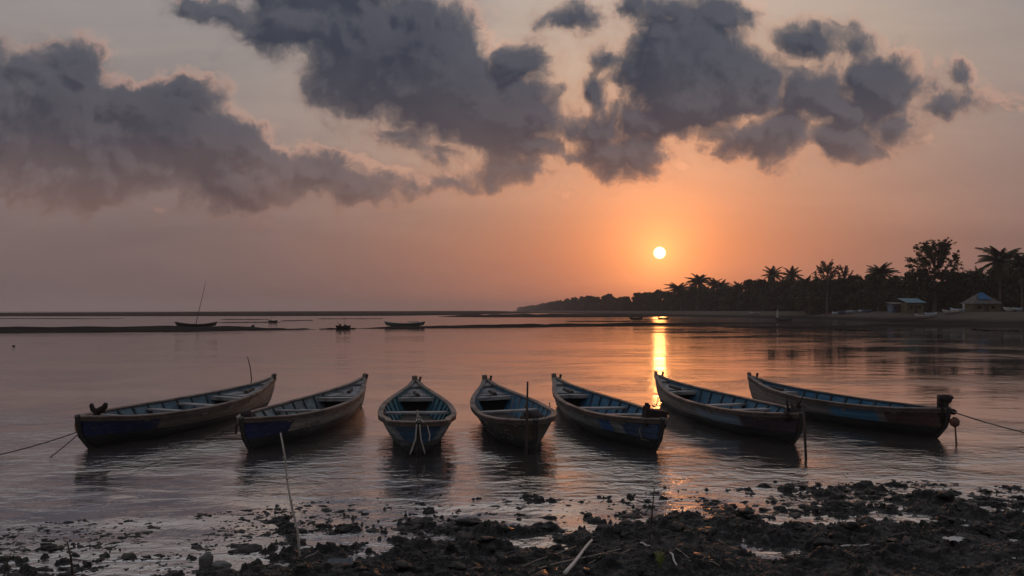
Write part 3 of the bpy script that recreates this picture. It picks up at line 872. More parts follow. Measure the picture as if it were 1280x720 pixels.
p = gp(980, 401.2); r = skiff('outrigger_boat', (p.x, p.y, .05), .05, 4.4, 1.2, .55, 'black', 'dark low boat with a white furled sail at the beach edge', .6, 2, mast=(-1.6, -1.6, 2.6, .04))
m = MB(); m.add([(-1.9, -.03, .8), (-1.3, -.03, .8), (-1.58, -.03, 2.9), (-1.9, .03, .8), (-1.3, .03, .8), (-1.58, .03, 2.9)], [(0, 1, 2), (5, 4, 3), (0, 3, 4, 1), (1, 4, 5, 2), (2, 5, 3, 0)]); m.build('sail', M['white'], r)
# boats drawn up on the sand
bb = [(944, 'white', 'beside the sail'), (1044, 'palepaint', 'furthest left of the row'), (1052, 'bluewall', 'second'), (1060, 'white', ''), (1068, 'palepaint', ''), (1076, 'palepaint', ''), (1084, 'bluewall', ''), (1154, 'white', ''), (1163, 'palepaint', ''), (1188, 'white', ''), (1197, 'palepaint', ''), (1262, 'white', ''), (1274, 'palepaint', '')]
labs = ['white skiff drawn up alone on the sand beyond the furled sail',
        'pale skiff drawn up first in the row of seven below the feathery tree',
        'deep blue skiff second in the row drawn up below the trees',
        'white skiff in the middle of the row drawn up below the trees',
        'pale blue skiff next inshore of the white one in the row',
        'pale blue skiff second from the end of the row near the palm',
        'deep blue skiff ending the row nearest the palm and blue shed',
        'white skiff drawn up right beside the small ochre hut',
        'pale blue skiff at the foot of the tallest tree',
        'white skiff between the tallest tree and the blue tarpaulin hut',
        'pale blue skiff drawn up close by the blue tarpaulin hut',
        'white skiff drawn up by the tall palm trunk',
        'pale blue skiff drawn up at the edge of the frame past the palm']
for i, ((px, mt_, _), lb) in enumerate(zip(bb, labs)):
    Y = float(np.interp(px, [940, 1040, 1090, 1150, 1280], [262, 212, 196, 154, 150]))
    X = (px - 640) / F * Y
    X = max(X, shore_x(Y) + 4)
    rz = random.uniform(-.9, .9) + 1.57 * (random.random() < .3)
    r = skiff('beached_skiff', (X, Y, beach_z(X, Y) + .2), rz, random.uniform(2.6, 3.6), 1.1, random.uniform(.6, .8), mt_, lb, .45, 2, 'skiffs drawn up on the far beach')
    r.rotation_euler.x = random.uniform(-.25, .25)
p = at(1204.5, 386, 156); m = MB(); m.tube([(p.x, p.y, 2.0), (p.x, p.y, 4.0)], .12, 8); m.box((p.x, p.y, 3.6), (.5, .1, .5)); tag(m.build('marker_post', M['white']), 'pale marker post standing beside the blue tarpaulin hut', 'post')
# floats
p = gp(316, 408.5); r = empty('mooring_float', (p.x, p.y, 0)); tag(r, 'small dark float with white cap off the long sandbar', 'float')
m = MB(); m.blob((0, 0, .08), .22, 3, (1.3, 1, .8), .1, 10, 7); m.build('drum', M['black'], r, True)
m = MB(); m.tube([(.1, 0, .2), (.22, 0, .5)], [.1, .06], 8); m.build('cap', M['white'], r, True)
p = gp(17, 433); m = MB(); m.blob((p.x, p.y, .03), .075, 3, (1.4, 1, .8), .1, 10, 7); tag(m.build('net_float', M['black'], smooth=True), 'lone small dark float on open water near the frame edge', 'float')

# ================================================================== THE SEVEN BOATS
def interp(t, xs, ys):
    # smooth monotone-ish interpolation
    xs = list(xs); ys = list(ys)
    if t <= xs[0]: return ys[0]
    if t >= xs[-1]: return ys[-1]
    for i in range(len(xs) - 1):
        if t <= xs[i + 1]:
            h = xs[i + 1] - xs[i]; s = (t - xs[i]) / h
            def sl(k):
                if k <= 0: return (ys[1] - ys[0]) / (xs[1] - xs[0])
                if k >= len(xs) - 1: return (ys[-1] - ys[-2]) / (xs[-1] - xs[-2])
                return (ys[k + 1] - ys[k - 1]) / (xs[k + 1] - xs[k - 1])
            m0, m1 = sl(i) * h, sl(i + 1) * h
            return (2 * s ** 3 - 3 * s ** 2 + 1) * ys[i] + (s ** 3 - 2 * s ** 2 + s) * m0 + (-2 * s ** 3 + 3 * s ** 2) * ys[i + 1] + (s ** 3 - s ** 2) * m1

class Hull:
    def __init__(self, L, bs=1.0, full=1.0, g0=.60, gN=.74):
        self.L = L; self.bs = bs; self.full = full; self.g0 = g0; self.gN = gN
    def b(self, t):
        v = interp(t, [0, .03, .08, .16, .26, .40, .55, .70, .82, .92, 1.0], [.03, .16 * self.full, .35 * self.full, .57, .71, .745, .71, .57, .38, .18, .05])
        return v * self.bs
    def g(self, t): return interp(t, [0, .06, .15, .35, .55, .75, .9, 1.0], [self.g0, self.g0 - .04, .515, .47, .465, .51, .60, self.gN])
    def k(self, t): return interp(t, [0, .1, .3, .7, .9, 1.0], [-.12, -.20, -.24, -.22, -.16, -.05])
    def yk(self, t): return self.L * (.085 + (.93 - .085) * t)
    def P(self, t, s, inset=0.0, side=1):
        """s 0 keel .. 1 gunwale"""
        b = max(.004, self.b(t) - inset); g = self.g(t); k = self.k(t) + inset
        ex = .52 + .42 * (max(0, 1 - t / .22) ** 1.2) + .30 * (max(0, (t - .75) / .25) ** 1.3)
        a = max(0.0, min(1.0, s))
        x = b * a ** ex
        z = k + (g - k) * (a ** 1.25)
        yy = self.yk(t) * (1 - a) + (self.L * t) * a
        # curved stem and stern
        yy += -math.sin(math.pi * a) * .025 * self.L * max(0, 1 - t / .15) + math.sin(math.pi * a) * .015 * self.L * max(0, (t - .85) / .15)
        yy += inset * (max(0, 1 - t / .08)) - inset * max(0, (t - .92) / .08)
        return Vector((x * side, yy, z))

def hull_paint(name, bowc, sidec, band=(.10, .55), patch=None, lowc=(.018, .017, .018), wear=.5, sidecol2=None):
    def fn(t, b):
        tc = t.node('ShaderNodeTexCoord').outputs['Object']
        x, y, z = t.sep(tc)
        wv = t.noise(t.vmath('MULTIPLY', tc, (3, 1.2, 6)), 1, 6, .65, .4)
        fine = t.noise(t.vmath('MULTIPLY', tc, (20, 5, 40)), 1, 5, .65, .2)
        plk = t.noise(t.vmath('MULTIPLY', tc, (1, .6, 14)), 1, 3, .5)
        yj = t.math('ADD', y, t.math('MULTIPLY', t.math('SUBTRACT', wv, .5), .12))
        s2 = sidecol2 or tuple(c * .6 for c in sidec)
        c = t.mix(t.ss(plk, .4, .6), tuple(min(.6, c_ * 1.3) for c_ in sidec), tuple(c_ * 1.3 for c_ in s2))
        # patch of brighter paint behind the bow
        if patch:
            (pa, pb, pc) = patch
            k = t.math('MULTIPLY', t.ss(yj, pa - .04, pa + .04), t.ss(yj, pb + .15, pb - .15))
            c = t.mix(k, c, pc)
        c = t.mix(t.ss(yj, band[0] + .03, band[0] - .03), c, bowc)
        # rusty brown stretch towards the far end
        c = t.mix(t.ss(y, 2.4, 5.0, 0, .75), c, (.27, .20, .16))
        # wear to bare wood
        k = t.math('MULTIPLY', t.ss(fine, .52, .66), wear)
        c = t.mix(k, c, (.16, .12, .095))
        k = t.math('MULTIPLY', t.ss(wv, .54, .70), wear * 1.2, clamp=True)
        c = t.mix(k, c, (.07, .055, .048))
        # tarred bottom
        zj = t.math('ADD', z, t.math('MULTIPLY', t.math('SUBTRACT', wv, .5), .10))
        bl = t.math('ADD', .20, t.ss(y, .0, 6.5, .03, -.10))
        c = t.mix(t.ss(t.math('SUBTRACT', zj, bl), .02, -.02), c, lowc)
        # plank seams
        sm = t.node('ShaderNodeTexWave', wave_type='BANDS', bands_direction='Z')
        t.put(sm.inputs['Vector'], t.comb(0, 0, t.math('ADD', z, t.math('MULTIPLY', t.math('MULTIPLY', t.math('SUBTRACT', y, 3.4), t.math('SUBTRACT', y, 3.4)), -.012)))); sm.inputs['Scale'].default_value = 3.0
        seam = t.ss(sm.outputs['Fac'], .06, .0)
        c = t.mix(t.math('MULTIPLY', seam, .7), c, (.02, .018, .016))
        t.put(b.inputs['Base Color'], c)
        t.put(b.inputs['Roughness'], t.lin(wv, .3, .7, .5, .8))
        bp = t.node('ShaderNodeBump'); bp.inputs['Distance'].default_value = .006; bp.inputs['Strength'].default_value = 1
        t.put(bp.inputs['Height'], t.math('SUBTRACT', t.math('ADD', t.math('MULTIPLY', fine, .4), wv), seam)); t.put(b.inputs['Normal'], bp.outputs[0])
    return mat(name, sidec, .65, .4, fn)

def inner_paint(name, c1, c2):
    def fn(t, b):
        tc = t.node('ShaderNodeTexCoord').outputs['Object']
        z = t.sep(tc)[2]
        n = t.noise(t.vmath('MULTIPLY', tc, (4, 4, 9)), 1, 6, .65, .4)
        c = t.mix(t.ss(n, .38, .62), c1, c2)
        c = t.mix(t.math('MULTIPLY', t.ss(n, .56, .68), .7), c, (.13, .11, .10))
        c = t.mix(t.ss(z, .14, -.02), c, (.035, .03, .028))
        t.put(b.inputs['Base Color'], c)
    return mat(name, c1, .7, .3, fn)

def hull_mesh(h, mo, mi, parent):
    m = MB(); NT_, NS = 56, 10
    ts = [0.5 - .5 * math.cos(math.pi * i / NT_) for i in range(NT_ + 1)]
    ts = [.35 * a + .65 * (i / NT_) for i, a in enumerate(ts)]
    js = list(range(-NS, NS + 1)); w = len(js)
    ov = [h.P(t, (abs(j) / NS), 0, 1 if j > 0 else -1) for t in ts for j in js]
    iv = [h.P(t, (abs(j) / NS), .035, 1 if j > 0 else -1) for t in ts for j in js]
    fo = []; fi = []
    for i in range(NT_):
        for j in range(w - 1):
            a = i * w + j
            fo.append((a, a + 1, a + w + 1, a + w)); fi.append((a, a + w, a + w + 1, a + 1))
    m.add(ov, fo, 0); m.add(iv, fi, 1)
    n = len(ov); fc = []
    for i in range(NT_):
        fc.append((i * w, i * w + w, n + i * w + w, n + i * w))
        e = i * w + w - 1
        fc.append((e, n + e, n + e + w, e + w))
    for j in range(w - 1):
        fc.append((j, n + j, n + j + 1, j + 1)); e = NT_ * w + j
        fc.append((e, e + 1, n + e + 1, n + e))
    m.add([], [], 0)
    for f in fc: m.f.append(f); m.m.append(0)
    return m.build('hull', [mo, mi], parent, True)

def sweep_rect(m, pts, wdt, hgt, outs):
    """rect section swept along pts; outs = outward horizontal direction per point"""
    vs = []
    for p, o in zip(pts, outs):
        for a, c in ((-.5, -.5), (.5, -.5), (.5, .5), (-.5, .5)):
            vs.append(p + o * (a * wdt) + Vector((0, 0, c * hgt)))
    fs = []
    n = len(pts)
    for i in range(n - 1):
        for k in range(4):
            k2 = (k + 1) % 4
            fs.append((i * 4 + k, i * 4 + k2, (i + 1) * 4 + k2, (i + 1) * 4 + k))
    fs.append((3, 2, 1, 0)); fs.append(tuple((n - 1) * 4 + k for k in range(4)))
    m.add(vs, fs)

def make_boat(bow, tip, label, P):
    """bow, tip: world XY of the near bow top and the far stern tip"""
    d = Vector((tip[0] - bow[0], tip[1] - bow[1])); Ln = d.length
    rz = math.atan2(d.y, d.x) - math.pi / 2
    h = Hull(Ln, P.get('beam', 1), P.get('full', 1), P.get('g0', .60), P.get('gN', .72))
    r = empty('fishing_boat', (bow[0], bow[1], 0), rz)
    r.rotation_euler.y = P.get('roll', 0)
    tag(r, label, 'boat', 'seven wooden boats moored off the muddy bank')
    hull_mesh(h, P['paint'], P['inner'], r)
    # gunwales and rub rails: one of each per side
    NN = 48
    for side in (-1, 1):
        pts = []; outs = []
        for i in range(NN + 1):
            t = i / NN; p = h.P(t, 1, 0, side)
            e = h.P(min(1, t + .01), 1, 0, side) - h.P(max(0, t - .01), 1, 0, side)
            o = Vector((e.y, -e.x, 0)).normalized() * side
            if o.x * side < 0: o = -o
            pts.append(p - o * .022 + Vector((0, 0, .012))); outs.append(o)
        m = MB(); sweep_rect(m, pts, P.get('railw', .105), .032, outs); bevel(m.build('gunwale', P.get('rail', M['rail']), r), .006)
        p2 = [h.P(i / NN, 1, 0, side) + outs[i] * .008 + Vector((0, 0, -.040)) for i in range(0, NN + 1)]
        m = MB(); sweep_rect(m, p2, .030, .062, outs); bevel(m.build('rub_rail', M['rubrail'], r), .005)
    # ribs
    for i, t in enumerate([.12, .19, .26, .33, .40, .47, .54, .61, .68, .74]):
        m = MB(); vs = []; NS = 18
        for j in range(-NS, NS + 1):
            a = abs(j) / NS; sd_ = 1 if j > 0 else -1
            for ins in (.030, .068):
                for dy in (-.022, .022):
                    p = h.P(t, a * .97, ins, sd_); p.y += dy; vs.append(p)
        fs = []
        for q in range(2 * NS):
            o = q * 4
            fs += [(o, o + 1, o + 5, o + 4), (o + 2, o + 6, o + 7, o + 3), (o, o + 4, o + 6, o + 2), (o + 1, o + 3, o + 7, o + 5)]
        m.add(vs, fs); m.build('rib', P.get('ribm', M['ribwood']), r)
    # thwarts
    def plank(t0, t1, drop, th, name, mt, m_=None):
        m = MB(); N = 6; vs = []
        for i in range(N + 1):
            t = t0 + (t1 - t0) * i / N
            bb_ = max(.02, h.b(t) - .036); z = h.g(t) - drop
            y = Ln * t
            for x in (-bb_, bb_):
                vs.append((x, y, z)); vs.append((x, y, z - th))
        fs = []
        for i in range(N):
            o = i * 4
            fs += [(o, o + 2, o + 6, o + 4), (o + 1, o + 5, o + 7, o + 3), (o, o + 4, o + 5, o + 1), (o + 2, o + 3, o + 7, o + 6)]
        fs += [(0, 1, 3, 2), (N * 4, N * 4 + 2, N * 4 + 3, N * 4 + 1)]
        m.add(vs, fs); return bevel(m.build(name, mt, r), .004)
    for t, wd in P.get('thwarts', [(.20, .022), (.46, .026)]):
        plank(t - wd / 2, t + wd / 2, .085, .045, 'thwart', M['plank'])
    s0_ = P.get('stern0', .765); plank(s0_, .955, .075, .035, 'stern_deck', M['deck'])
    plank(s0_ - .005, s0_ + .008, .070, .085, 'deck_beam', M['plank'])
    m = MB(); vs = []; tb_ = P.get('stern0', .765) + .025
    for j in range(-12, 13):
        vs.append(h.P(tb_, abs(j) / 12 * .93, .036, 1 if j > 0 else -1))
    vs = [Vector((p.x, Ln * tb_, p.z)) for p in vs]; vs2 = [p + Vector((0, .025, 0)) for p in vs]; n_ = len(vs)
    m.add(vs + vs2, [tuple(range(n_)), tuple(range(2 * n_ - 1, n_ - 1, -1))] + [(i, i + n_, (i + 1) % n_ + n_, (i + 1) % n_) for i in range(n_)])
    m.build('bulkhead', M['black'], r)
    plank(.925, .995, .018, .04, 'stern_cap', M['deck'])
    bd = P.get('bowdeck', .105)
    if bd: plank(.006, bd, .045, .035, 'bow_deck', P.get('bowdeckm', M['darkwood'])); plank(bd, bd + .014, .03, .075, 'bow_beam', M['plank'])
    # floor boards
    m = MB(); t0, t1, N = .10, .75, 20; vs = []
    for i in range(N + 1):
        t = t0 + (t1 - t0) * i / N
        bb_ = h.P(t, .42, .05).x * .98; z = h.P(t, .42, .05).z
        y = h.P(t, .42, .05).y
        vs += [(-bb_, y, z), (bb_, y, z)]
    m.add(vs, [(2 * i, 2 * i + 1, 2 * i + 3, 2 * i + 2) for i in range(N)])
    o = m.build('floor_board', M['darkwood'], r); sm = o.modifiers.new('s', 'SOLIDIFY'); sm.thickness = .02
    # stem and stern posts
    m = MB(); g = h.g(1)
    pts = [h.P(1, s, 0, 1) for s in (.15, .4, .7, 1)]
    pts = [Vector((0, p.y + .01, p.z)) for p in pts]
    m.tube(pts + [Vector((0, Ln + .05, g + .10))], [.035, .04, .045, .05, .055], 6)
    kq = P.get('block', .5); m.box((-.03 * kq, Ln - .02, g + .05), (.12 * kq, .15 * kq, .12 * (.5 + .5 * kq))); bevel(m.build('stern_post', P.get('rail', M['rail']), r), .008)
    m = MB(); m.tube([(.10, Ln - .16, g - .04), (.125, Ln - .16, g + .10)], [.025, .035], 6); m.build('mooring_peg', M['darkwood'], r)
    m = MB(); m.tube([(-.03, Ln * .86, h.g(.86) - .06), (.05, Ln * .79, h.g(.79) - .05)], [.04, .05], 6); m.build('deck_cleat', M['darkwood'], r)
    m = MB()
    pts = [h.P(0, s, 0, 1) for s in (.02, .3, .6, .85, 1)]
    pts = [Vector((0, p.y - .015, p.z)) for p in pts]
    m.tube(pts + [Vector((0, -.03, h.g(0) + .035))], [.03, .035, .04, .045, .05, .05], 6)
    m.build('stem_post', P.get('stemm', M['black']), r)
    # bitt on the bow
    kind = P.get('bitt', 'horn'); zz = h.g(.07); by = Ln * P.get('bity', .05)
    m = MB(); R2 = Matrix.Rotation(-rz + P.get('bitrot', 0), 3, 'Z')
    kb = {'engine': .78, 'horn': .86, 'stump': .8, 'block': 1.15}.get(kind, 1.0)
    def q(x, y, z): return R2 @ Vector((x, y, 0)) + Vector((0, by, zz + z))
    if kind == 'horn':
        m.tube([q(0, 0, -.25), q(0, 0, .02), q(.01, 0, .14)], [.055, .06, .085], 9)
        m.tube([q(0, 0, .10), q(-.09, 0, .15), q(-.12, 0, .23), q(-.11, 0, .27)], [.06, .055, .045, .03], 7)
        m.tube([q(0, 0, .10), q(.10, 0, .15), q(.17, 0, .22), q(.19, 0, .29)], [.075, .075, .06, .04], 7)
    elif kind == 'stump':
        m.tube([q(0, 0, -.2), q(0, 0, .05), q(-.03, 0, .2)], [.06, .085, .07], 9)
        m.blob(q(-.01, 0, .12), .13, 8, (1, 1, .95), .2, 10, 7); m.blob(q(.05, 0, .0), .10, 9, (1.1, 1, .8), .2, 10, 7)
    elif kind == 'block':
        m.box(q(0, 0, .03), (.34, .22, .26), R2 @ Matrix.Rotation(.12, 3, 'Y')); m.tube([q(-.13, 0, .1), q(-.12, 0, .26)], [.045, .03], 7)
        m.blob(q(-.12, 0, .18), .06, 3, amp=.2)
    elif kind == 'bundle':
        for a in range(9):
            rr = random.Random(a + 40)
            m.tube([q(rr.uniform(-.12, .08), rr.uniform(-.08, .08), -.15), q(rr.uniform(-.16, .16), rr.uniform(-.1, .1), rr.uniform(.12, .34))], [.03, .008], 5)
        m.blob(q(0, 0, .02), .15, 12, (1.2, 1, .9), .3, 10, 7); m.blob(q(-.14, 0, -.04), .09, 13, (1.3, 1, .8), .3)
        m.tube([q(-.02, 0, 0), q(.12, -.05, .28), q(.16, -.05, .36)], [.025, .02, .01], 6)
        m.tube([q(.0, 0, .12), q(.14, 0, .17), q(.22, 0, .14)], [.02, .02, .015], 6)
    elif kind == 'lump':
        m.blob(q(0, 0, .04), .15, 15, (1.3, 1, .8), .3, 10, 7); m.blob(q(-.1, 0, -.06), .1, 16, (1, 1, 1), .3); m.blob(q(.13, 0, .02), .08, 17)
    elif kind == 'engine':
        m.blob(q(.02, 0, .30), .155, 21, (1.25, .8, .72), .12, 12, 8)
        m.box(q(-.11, 0, .25), (.07, .16, .28), R2); m.blob(q(.13, 0, .34), .10, 23, (1, .8, .6), .1, 10, 7)
        m.tube([q(-.05, 0, -.3), q(-.03, 0, .0), q(0, 0, .22)], [.06, .08, .11], 9)
        m.blob(q(-.04, 0, .02), .13, 24, (1, .9, 1.3), .25, 10, 7); m.tube([q(.02, 0, .06), q(.2, 0, .0)], [.06, .05], 7)
        m.blob(q(.22, 0, -.01), .075, 25, amp=.2)
    if kb != 1:   # thickness follows the smaller size
        cen = Vector((0, by, zz)); m.v = [tuple(cen + (Vector(p_) - cen) * kb) for p_ in m.v]
    if kind != 'none': m.build('engine' if kind == 'engine' else 'mooring_bitt', M['cloth'], r, kind != 'block')
    return r, h, Matrix.Translation((bow[0], bow[1], 0)) @ Matrix.Rotation(rz, 4, 'Z')

def XY(px, py, z):
    v = gp(px, py, z); return (v.x, v.y)
blueI = inner_paint('blue_inner_paint', (.035, .13, .24), (.07, .20, .32))
paleI = inner_paint('pale_blue_inner_paint', (.14, .21, .26), (.08, .15, .20))
greyI = inner_paint('grey_green_inner_paint', (.22, .27, .29), (.12, .16, .18))
tealI = inner_paint('teal_inner_paint', (.03, .13, .17), (.07, .20, .26))
paleB = inner_paint('sky_blue_inner_paint', (.09, .20, .29), (.05, .14, .23))
navy = (.010, .018, .075)
specs = [
 ((97, 521.5), (341.5, 470), dict(paint=hull_paint('hull_paint_navy_brown', navy, (.13, .12, .105), (1.35, 0), (1.5, 2.1, (.17, .15, .12)), sidecol2=(.17, .125, .095)), inner=paleI, bitt='horn', roll=0.03, stern0=.70, bity=.065, thwarts=[(.40, .026), (.55, .03)], bowdeck=.16),
  'outermost boat on the left, navy bow, brown sides and a horned bitt'),
 ((303, 524), (456.5, 470), dict(paint=hull_paint('hull_paint_navy_cream', (.012, .024, .105), (.36, .33, .29), (1.0, 0), None, sidecol2=(.30, .27, .23)), inner=greyI, bitt='stump', roll=-0.02, stern0=.70, ribm=M['ribwood'], bity=.03, thwarts=[(.43, .026)], bowdeck=.13, bowdeckm=M['plank']),
  'cream sided boat with bright navy bow and a bamboo pole before it'),
 ((523, 529), (519, 473), dict(paint=hull_paint('hull_paint_slate_blue', (.02, .075, .15), (.24, .25, .27), (.42, 0), None), inner=tealI, bitt='none', block=1.0, roll=0.012, full=1.42, beam=1.0, bowdeck=0, thwarts=[(.155, .022), (.215, .02), (.47, .028)]),
  'boat facing straight ahead with pale rope ends hanging over its bow'),
 ((671, 526), (608, 472), dict(paint=hull_paint('hull_paint_olive_black', (.05, .042, .02), (.085, .075, .06), (1.0, 0), None, wear=.6), inner=blueI, bitt='lump', block=1.0, roll=-0.03, ribm=M['ribpale'], bity=.06, full=1.05, bowdeck=.06, thwarts=[(.24, .02), (.47, .028)]),
  'dark hulled boat with faded white lettering, a tall pole by its bow'),
 ((827, 525), (692.5, 470), dict(paint=hull_paint('hull_paint_grey_blue', (.05, .10, .19), (.36, .37, .37), (.85, 0), (1.15, 1.55, (.05, .17, .46))), inner=blueI, bitt='block', block=.85, roll=0.02, bity=.05, bitrot=.1, bowdeck=.11, thwarts=[(.33, .03), (.50, .026)]),
  'grey boat with bright blue inside and boxy bitt, left of the sun glare'),
 ((1002, 518), (821, 467), dict(paint=hull_paint('hull_paint_brown_pale_blue', (.05, .035, .05), (.25, .24, .24), (1.25, 0), (1.3, 2.9, (.30, .43, .56)), wear=.35), inner=paleB, bitt='bundle', roll=-0.015, bity=.035, bowdeck=.10, thwarts=[(.33, .034), (.47, .026)]),
  'boat below the sun glare, pale blue band and a twiggy bundle on its bow'),
 ((1184, 511.5), (936.5, 468.5), dict(paint=hull_paint('hull_paint_red_brown_blue', (.10, .055, .05), (.27, .27, .28), (1.0, 0), (1.15, 2.3, (.09, .29, .50)), wear=.5), inner=blueI, bitt='engine', roll=0.025, bity=.012, bowdeck=.13, thwarts=[(.32, .02)]),
  'outermost boat on the right, rusty bow, blue stripe and a small engine'),
]
BO = []
for (b0, t0, P, lb) in specs:
    bow = XY(b0[0], b0[1], .60); tip = XY(t0[0], t0[1], .76)
    BO.append(make_boat(bow, tip, lb, P))

# faded lettering on two hulls, lying on the hull skin
def lettering(bi, t0, dt, s0, s1, side, glyphs, name='lettering'):
    r, h, Mx = BO[bi]; m = MB()
    for gi, strokes in enumerate(glyphs):
        for (x0, y0, x1, y1) in strokes:
            vs = []; N = 4
            ax = Vector((x1 - x0, y1 - y0)); nn = Vector((-ax.y, ax.x)).normalized() * .09
            for i in range(N + 1):
                f = i / N
                for sgn in (-1, 1):
                    u_ = x0 + (x1 - x0) * f + nn.x * sgn; v_ = y0 + (y1 - y0) * f + nn.y * sgn
                    t = t0 + (gi + u_ * .75) * dt; s = s0 + (s1 - s0) * v_
                    p = h.P(t, s, -.006, side); vs.append(p)
            m.add(vs, [(2 * i, 2 * i + 1, 2 * i + 3, 2 * i + 2) for i in range(N)])
    o = m.build(name, M['marking'], r); sm = o.modifiers.new('s', 'SOLIDIFY'); sm.thickness = .003; sm.offset = 1
    return o
GL = dict(M=[(0, 0, 0, 1), (0, 1, .5, .4), (.5, .4, 1, 1), (1, 1, 1, 0)], P=[(0, 0, 0, 1), (0, 1, .8, .95), (.8, .95, .8, .5), (.8, .5, 0, .45)],
          S=[(.9, 1, 0, .9), (0, .9, .1, .5), (.1, .5, .9, .45), (.9, .45, .8, 0), (.8, 0, 0, .05)], W=[(0, 1, .25, 0), (.25, 0, .5, .7), (.5, .7, .75, 0), (.75, 0, 1, 1)],
          E=[(0, 0, 0, 1), (0, 1, .8, 1), (0, .5, .7, .5), (0, 0, .8, 0)], C=[(.9, .9, .2, 1), (.2, 1, 0, .3), (0, .3, .3, 0), (.3, 0, .9, .1)])
lettering(3, .36, -.047, .58, .80, -1, [GL[c] for c in 'MPSWES'])
lettering(1, .20, .030, .62, .78, 1, [GL[c] for c in 'CSP'])

def W(bi, x, y, z):
    return BO[bi][2] @ Vector((x, y, z))
def rope(name, pts, rad, label, mt='rope', sag=0, n=18, cat='rope'):
    pts = [Vector(p) for p in pts]
    out = []
    for i in range(len(pts) - 1):
        for k in range(n):
            f = k / n; p = pts[i].lerp(pts[i + 1], f); p.z -= sag * 4 * f * (1 - f); out.append(p)
    out.append(pts[-1])
    m = MB(); m.tube(out, rad, 6)
    return tag(m.build(name, M[mt], smooth=True), label, cat)

# boat one: coil, float and lines
b1 = W(0, 0, .02, .42)
rope('mooring_rope', [W(0, 0, .0, .34), at(-60, 579, 12.0)], .011, 'taut dark rope running off the frame from the leftmost boat bow', sag=.06)
rope('mooring_rope', [W(0, 0, .05, .32), gp(55, 577, -.05)], .011, 'dark rope slanting into the water from the leftmost boat bow', sag=.02)
m = MB()
c0 = W(0, -.16, .36, .40)
ring = [c0 + Vector((.15 * math.cos(a), -.05 + .05 * math.sin(a), -.02 + .16 * math.sin(a) - .05 * math.cos(a))) for a in [2 * math.pi * k / 24 for k in range(25)]]
m.tube(ring, .028, 7)
tag(m.build('rope_ring', M['float'], smooth=True), 'orange rope ring hanging on the navy bow of the leftmost boat', 'rope ring')
rope('lashing_rope', [W(0, -.02, .50, .66), W(0, -.20, .42, .50), c0 + Vector((-.1, -.05, .0))], .016, 'pale lashing from horned bitt to the orange ring', 'paler_rope')
# boat two
rope('lashing_rope', [W(1, 0, .2, .60), W(1, -.20, .16, .46), W(1, -.24, .22, .30)], .020, 'worn rope end hanging beside stump bitt of the cream sided boat', 'rust')
rope('mooring_rope', [W(1, -.02, .15, .56), gp(275, 543, .0) + Vector((0, 0, .06)), gp(118, 612, .0) + Vector((0, 0, -.02))], .005, 'long thin rope running low over the water from the navy and cream bow', sag=.0)
# boat three: rope ends over the bow
top3 = W(2, 0, 1.28, .50)
m = MB(); m.tube([W(2, 0, 1.42, .62), W(2, 0, 1.30, .50), W(2, 0, 1.05, .50)], .02, 7); m.blob(W(2, .02, 1.15, .47), .075, 5, (1, 1, 1.2), .25)
tag(m.build('rope_knot', M['rope'], smooth=True), 'knotted rope lashed on the second bench of the boat facing ahead', 'rope')
rope('hanging_rope', [W(2, -.02, 1.1, .50), W(2, -.03, -.06, .58), W(2, -.05, -.10, .35), W(2, -.14, -.12, .10)], .012, 'pale rope end hanging over the bow, splayed towards the boat with bamboo', 'paler_rope', n=6)
rope('hanging_rope', [W(2, .02, 1.1, .50), W(2, .02, -.06, .58), W(2, .04, -.10, .35), W(2, .11, -.12, .10)], .012, 'pale rope end hanging over the bow, splayed towards the tall pole', 'paler_rope', n=6)
rope('hanging_rope', [W(2, .06, 1.0, .50), W(2, .14, .10, .58), W(2, .19, -.0, .40), W(2, .18, -.03, .30)], .011, 'short pale rope loop on the bow of the boat facing ahead', 'paler_rope', n=6)
# boat four: tall pole
p = gp(657, 569, 0)
p = Vector((W(3, 0, .45, 0).x - .05, p.y, 0))
base = gp(656.5, 577, 0)
m = MB(); m.tube([base + Vector((0, 0, -.3)), base.lerp(at(659, 477, 11.8), .5) + Vector((.01, 0, 0)), at(659.5, 477, 11.8)], [.024, .021, .015], 7)
tag(m.build('mooring_pole', M['darkwood'], smooth=True), 'tall thin dark pole standing at the bow of the lettered boat', 'pole')
# boat five ropes
rope('mooring_rope', [W(5, -.02, 7.55, .45) if False else at(823, 497, 19.0), W(4, .0, .38, .80)], .012, 'short dark rope linking boxy bitt to the neighbouring stern', sag=.10)
rope('hanging_rope', [at(686.8, 503, 18.6), at(688, 512, 18.6), at(689, 517, 18.6)], .014, 'short rope end hanging from the stern side of the grey boat', n=4)
m = MB(); m.tube([W(4, -.15, .40, .50), W(4, -.27, .34, .38), W(4, -.24, .30, .22), W(4, -.12, .24, .20)], .012, 7); tag(m.build('rope_loop', M['rope'], smooth=True), 'pale rope loop on the bow side under the boxy bitt', 'rope')
# boat six pole
m = MB(); m.tube([at(1004, 505, 12.3), at(1005.5, 530, 12.2), at(1008.5, 579, 12.1) + Vector((0, 0, -.25))], [.018, .023, .021], 7)
tag(m.build('mooring_pole', M['darkwood'], smooth=True), 'short dark pole in the water before the twiggy bow bundle', 'pole')
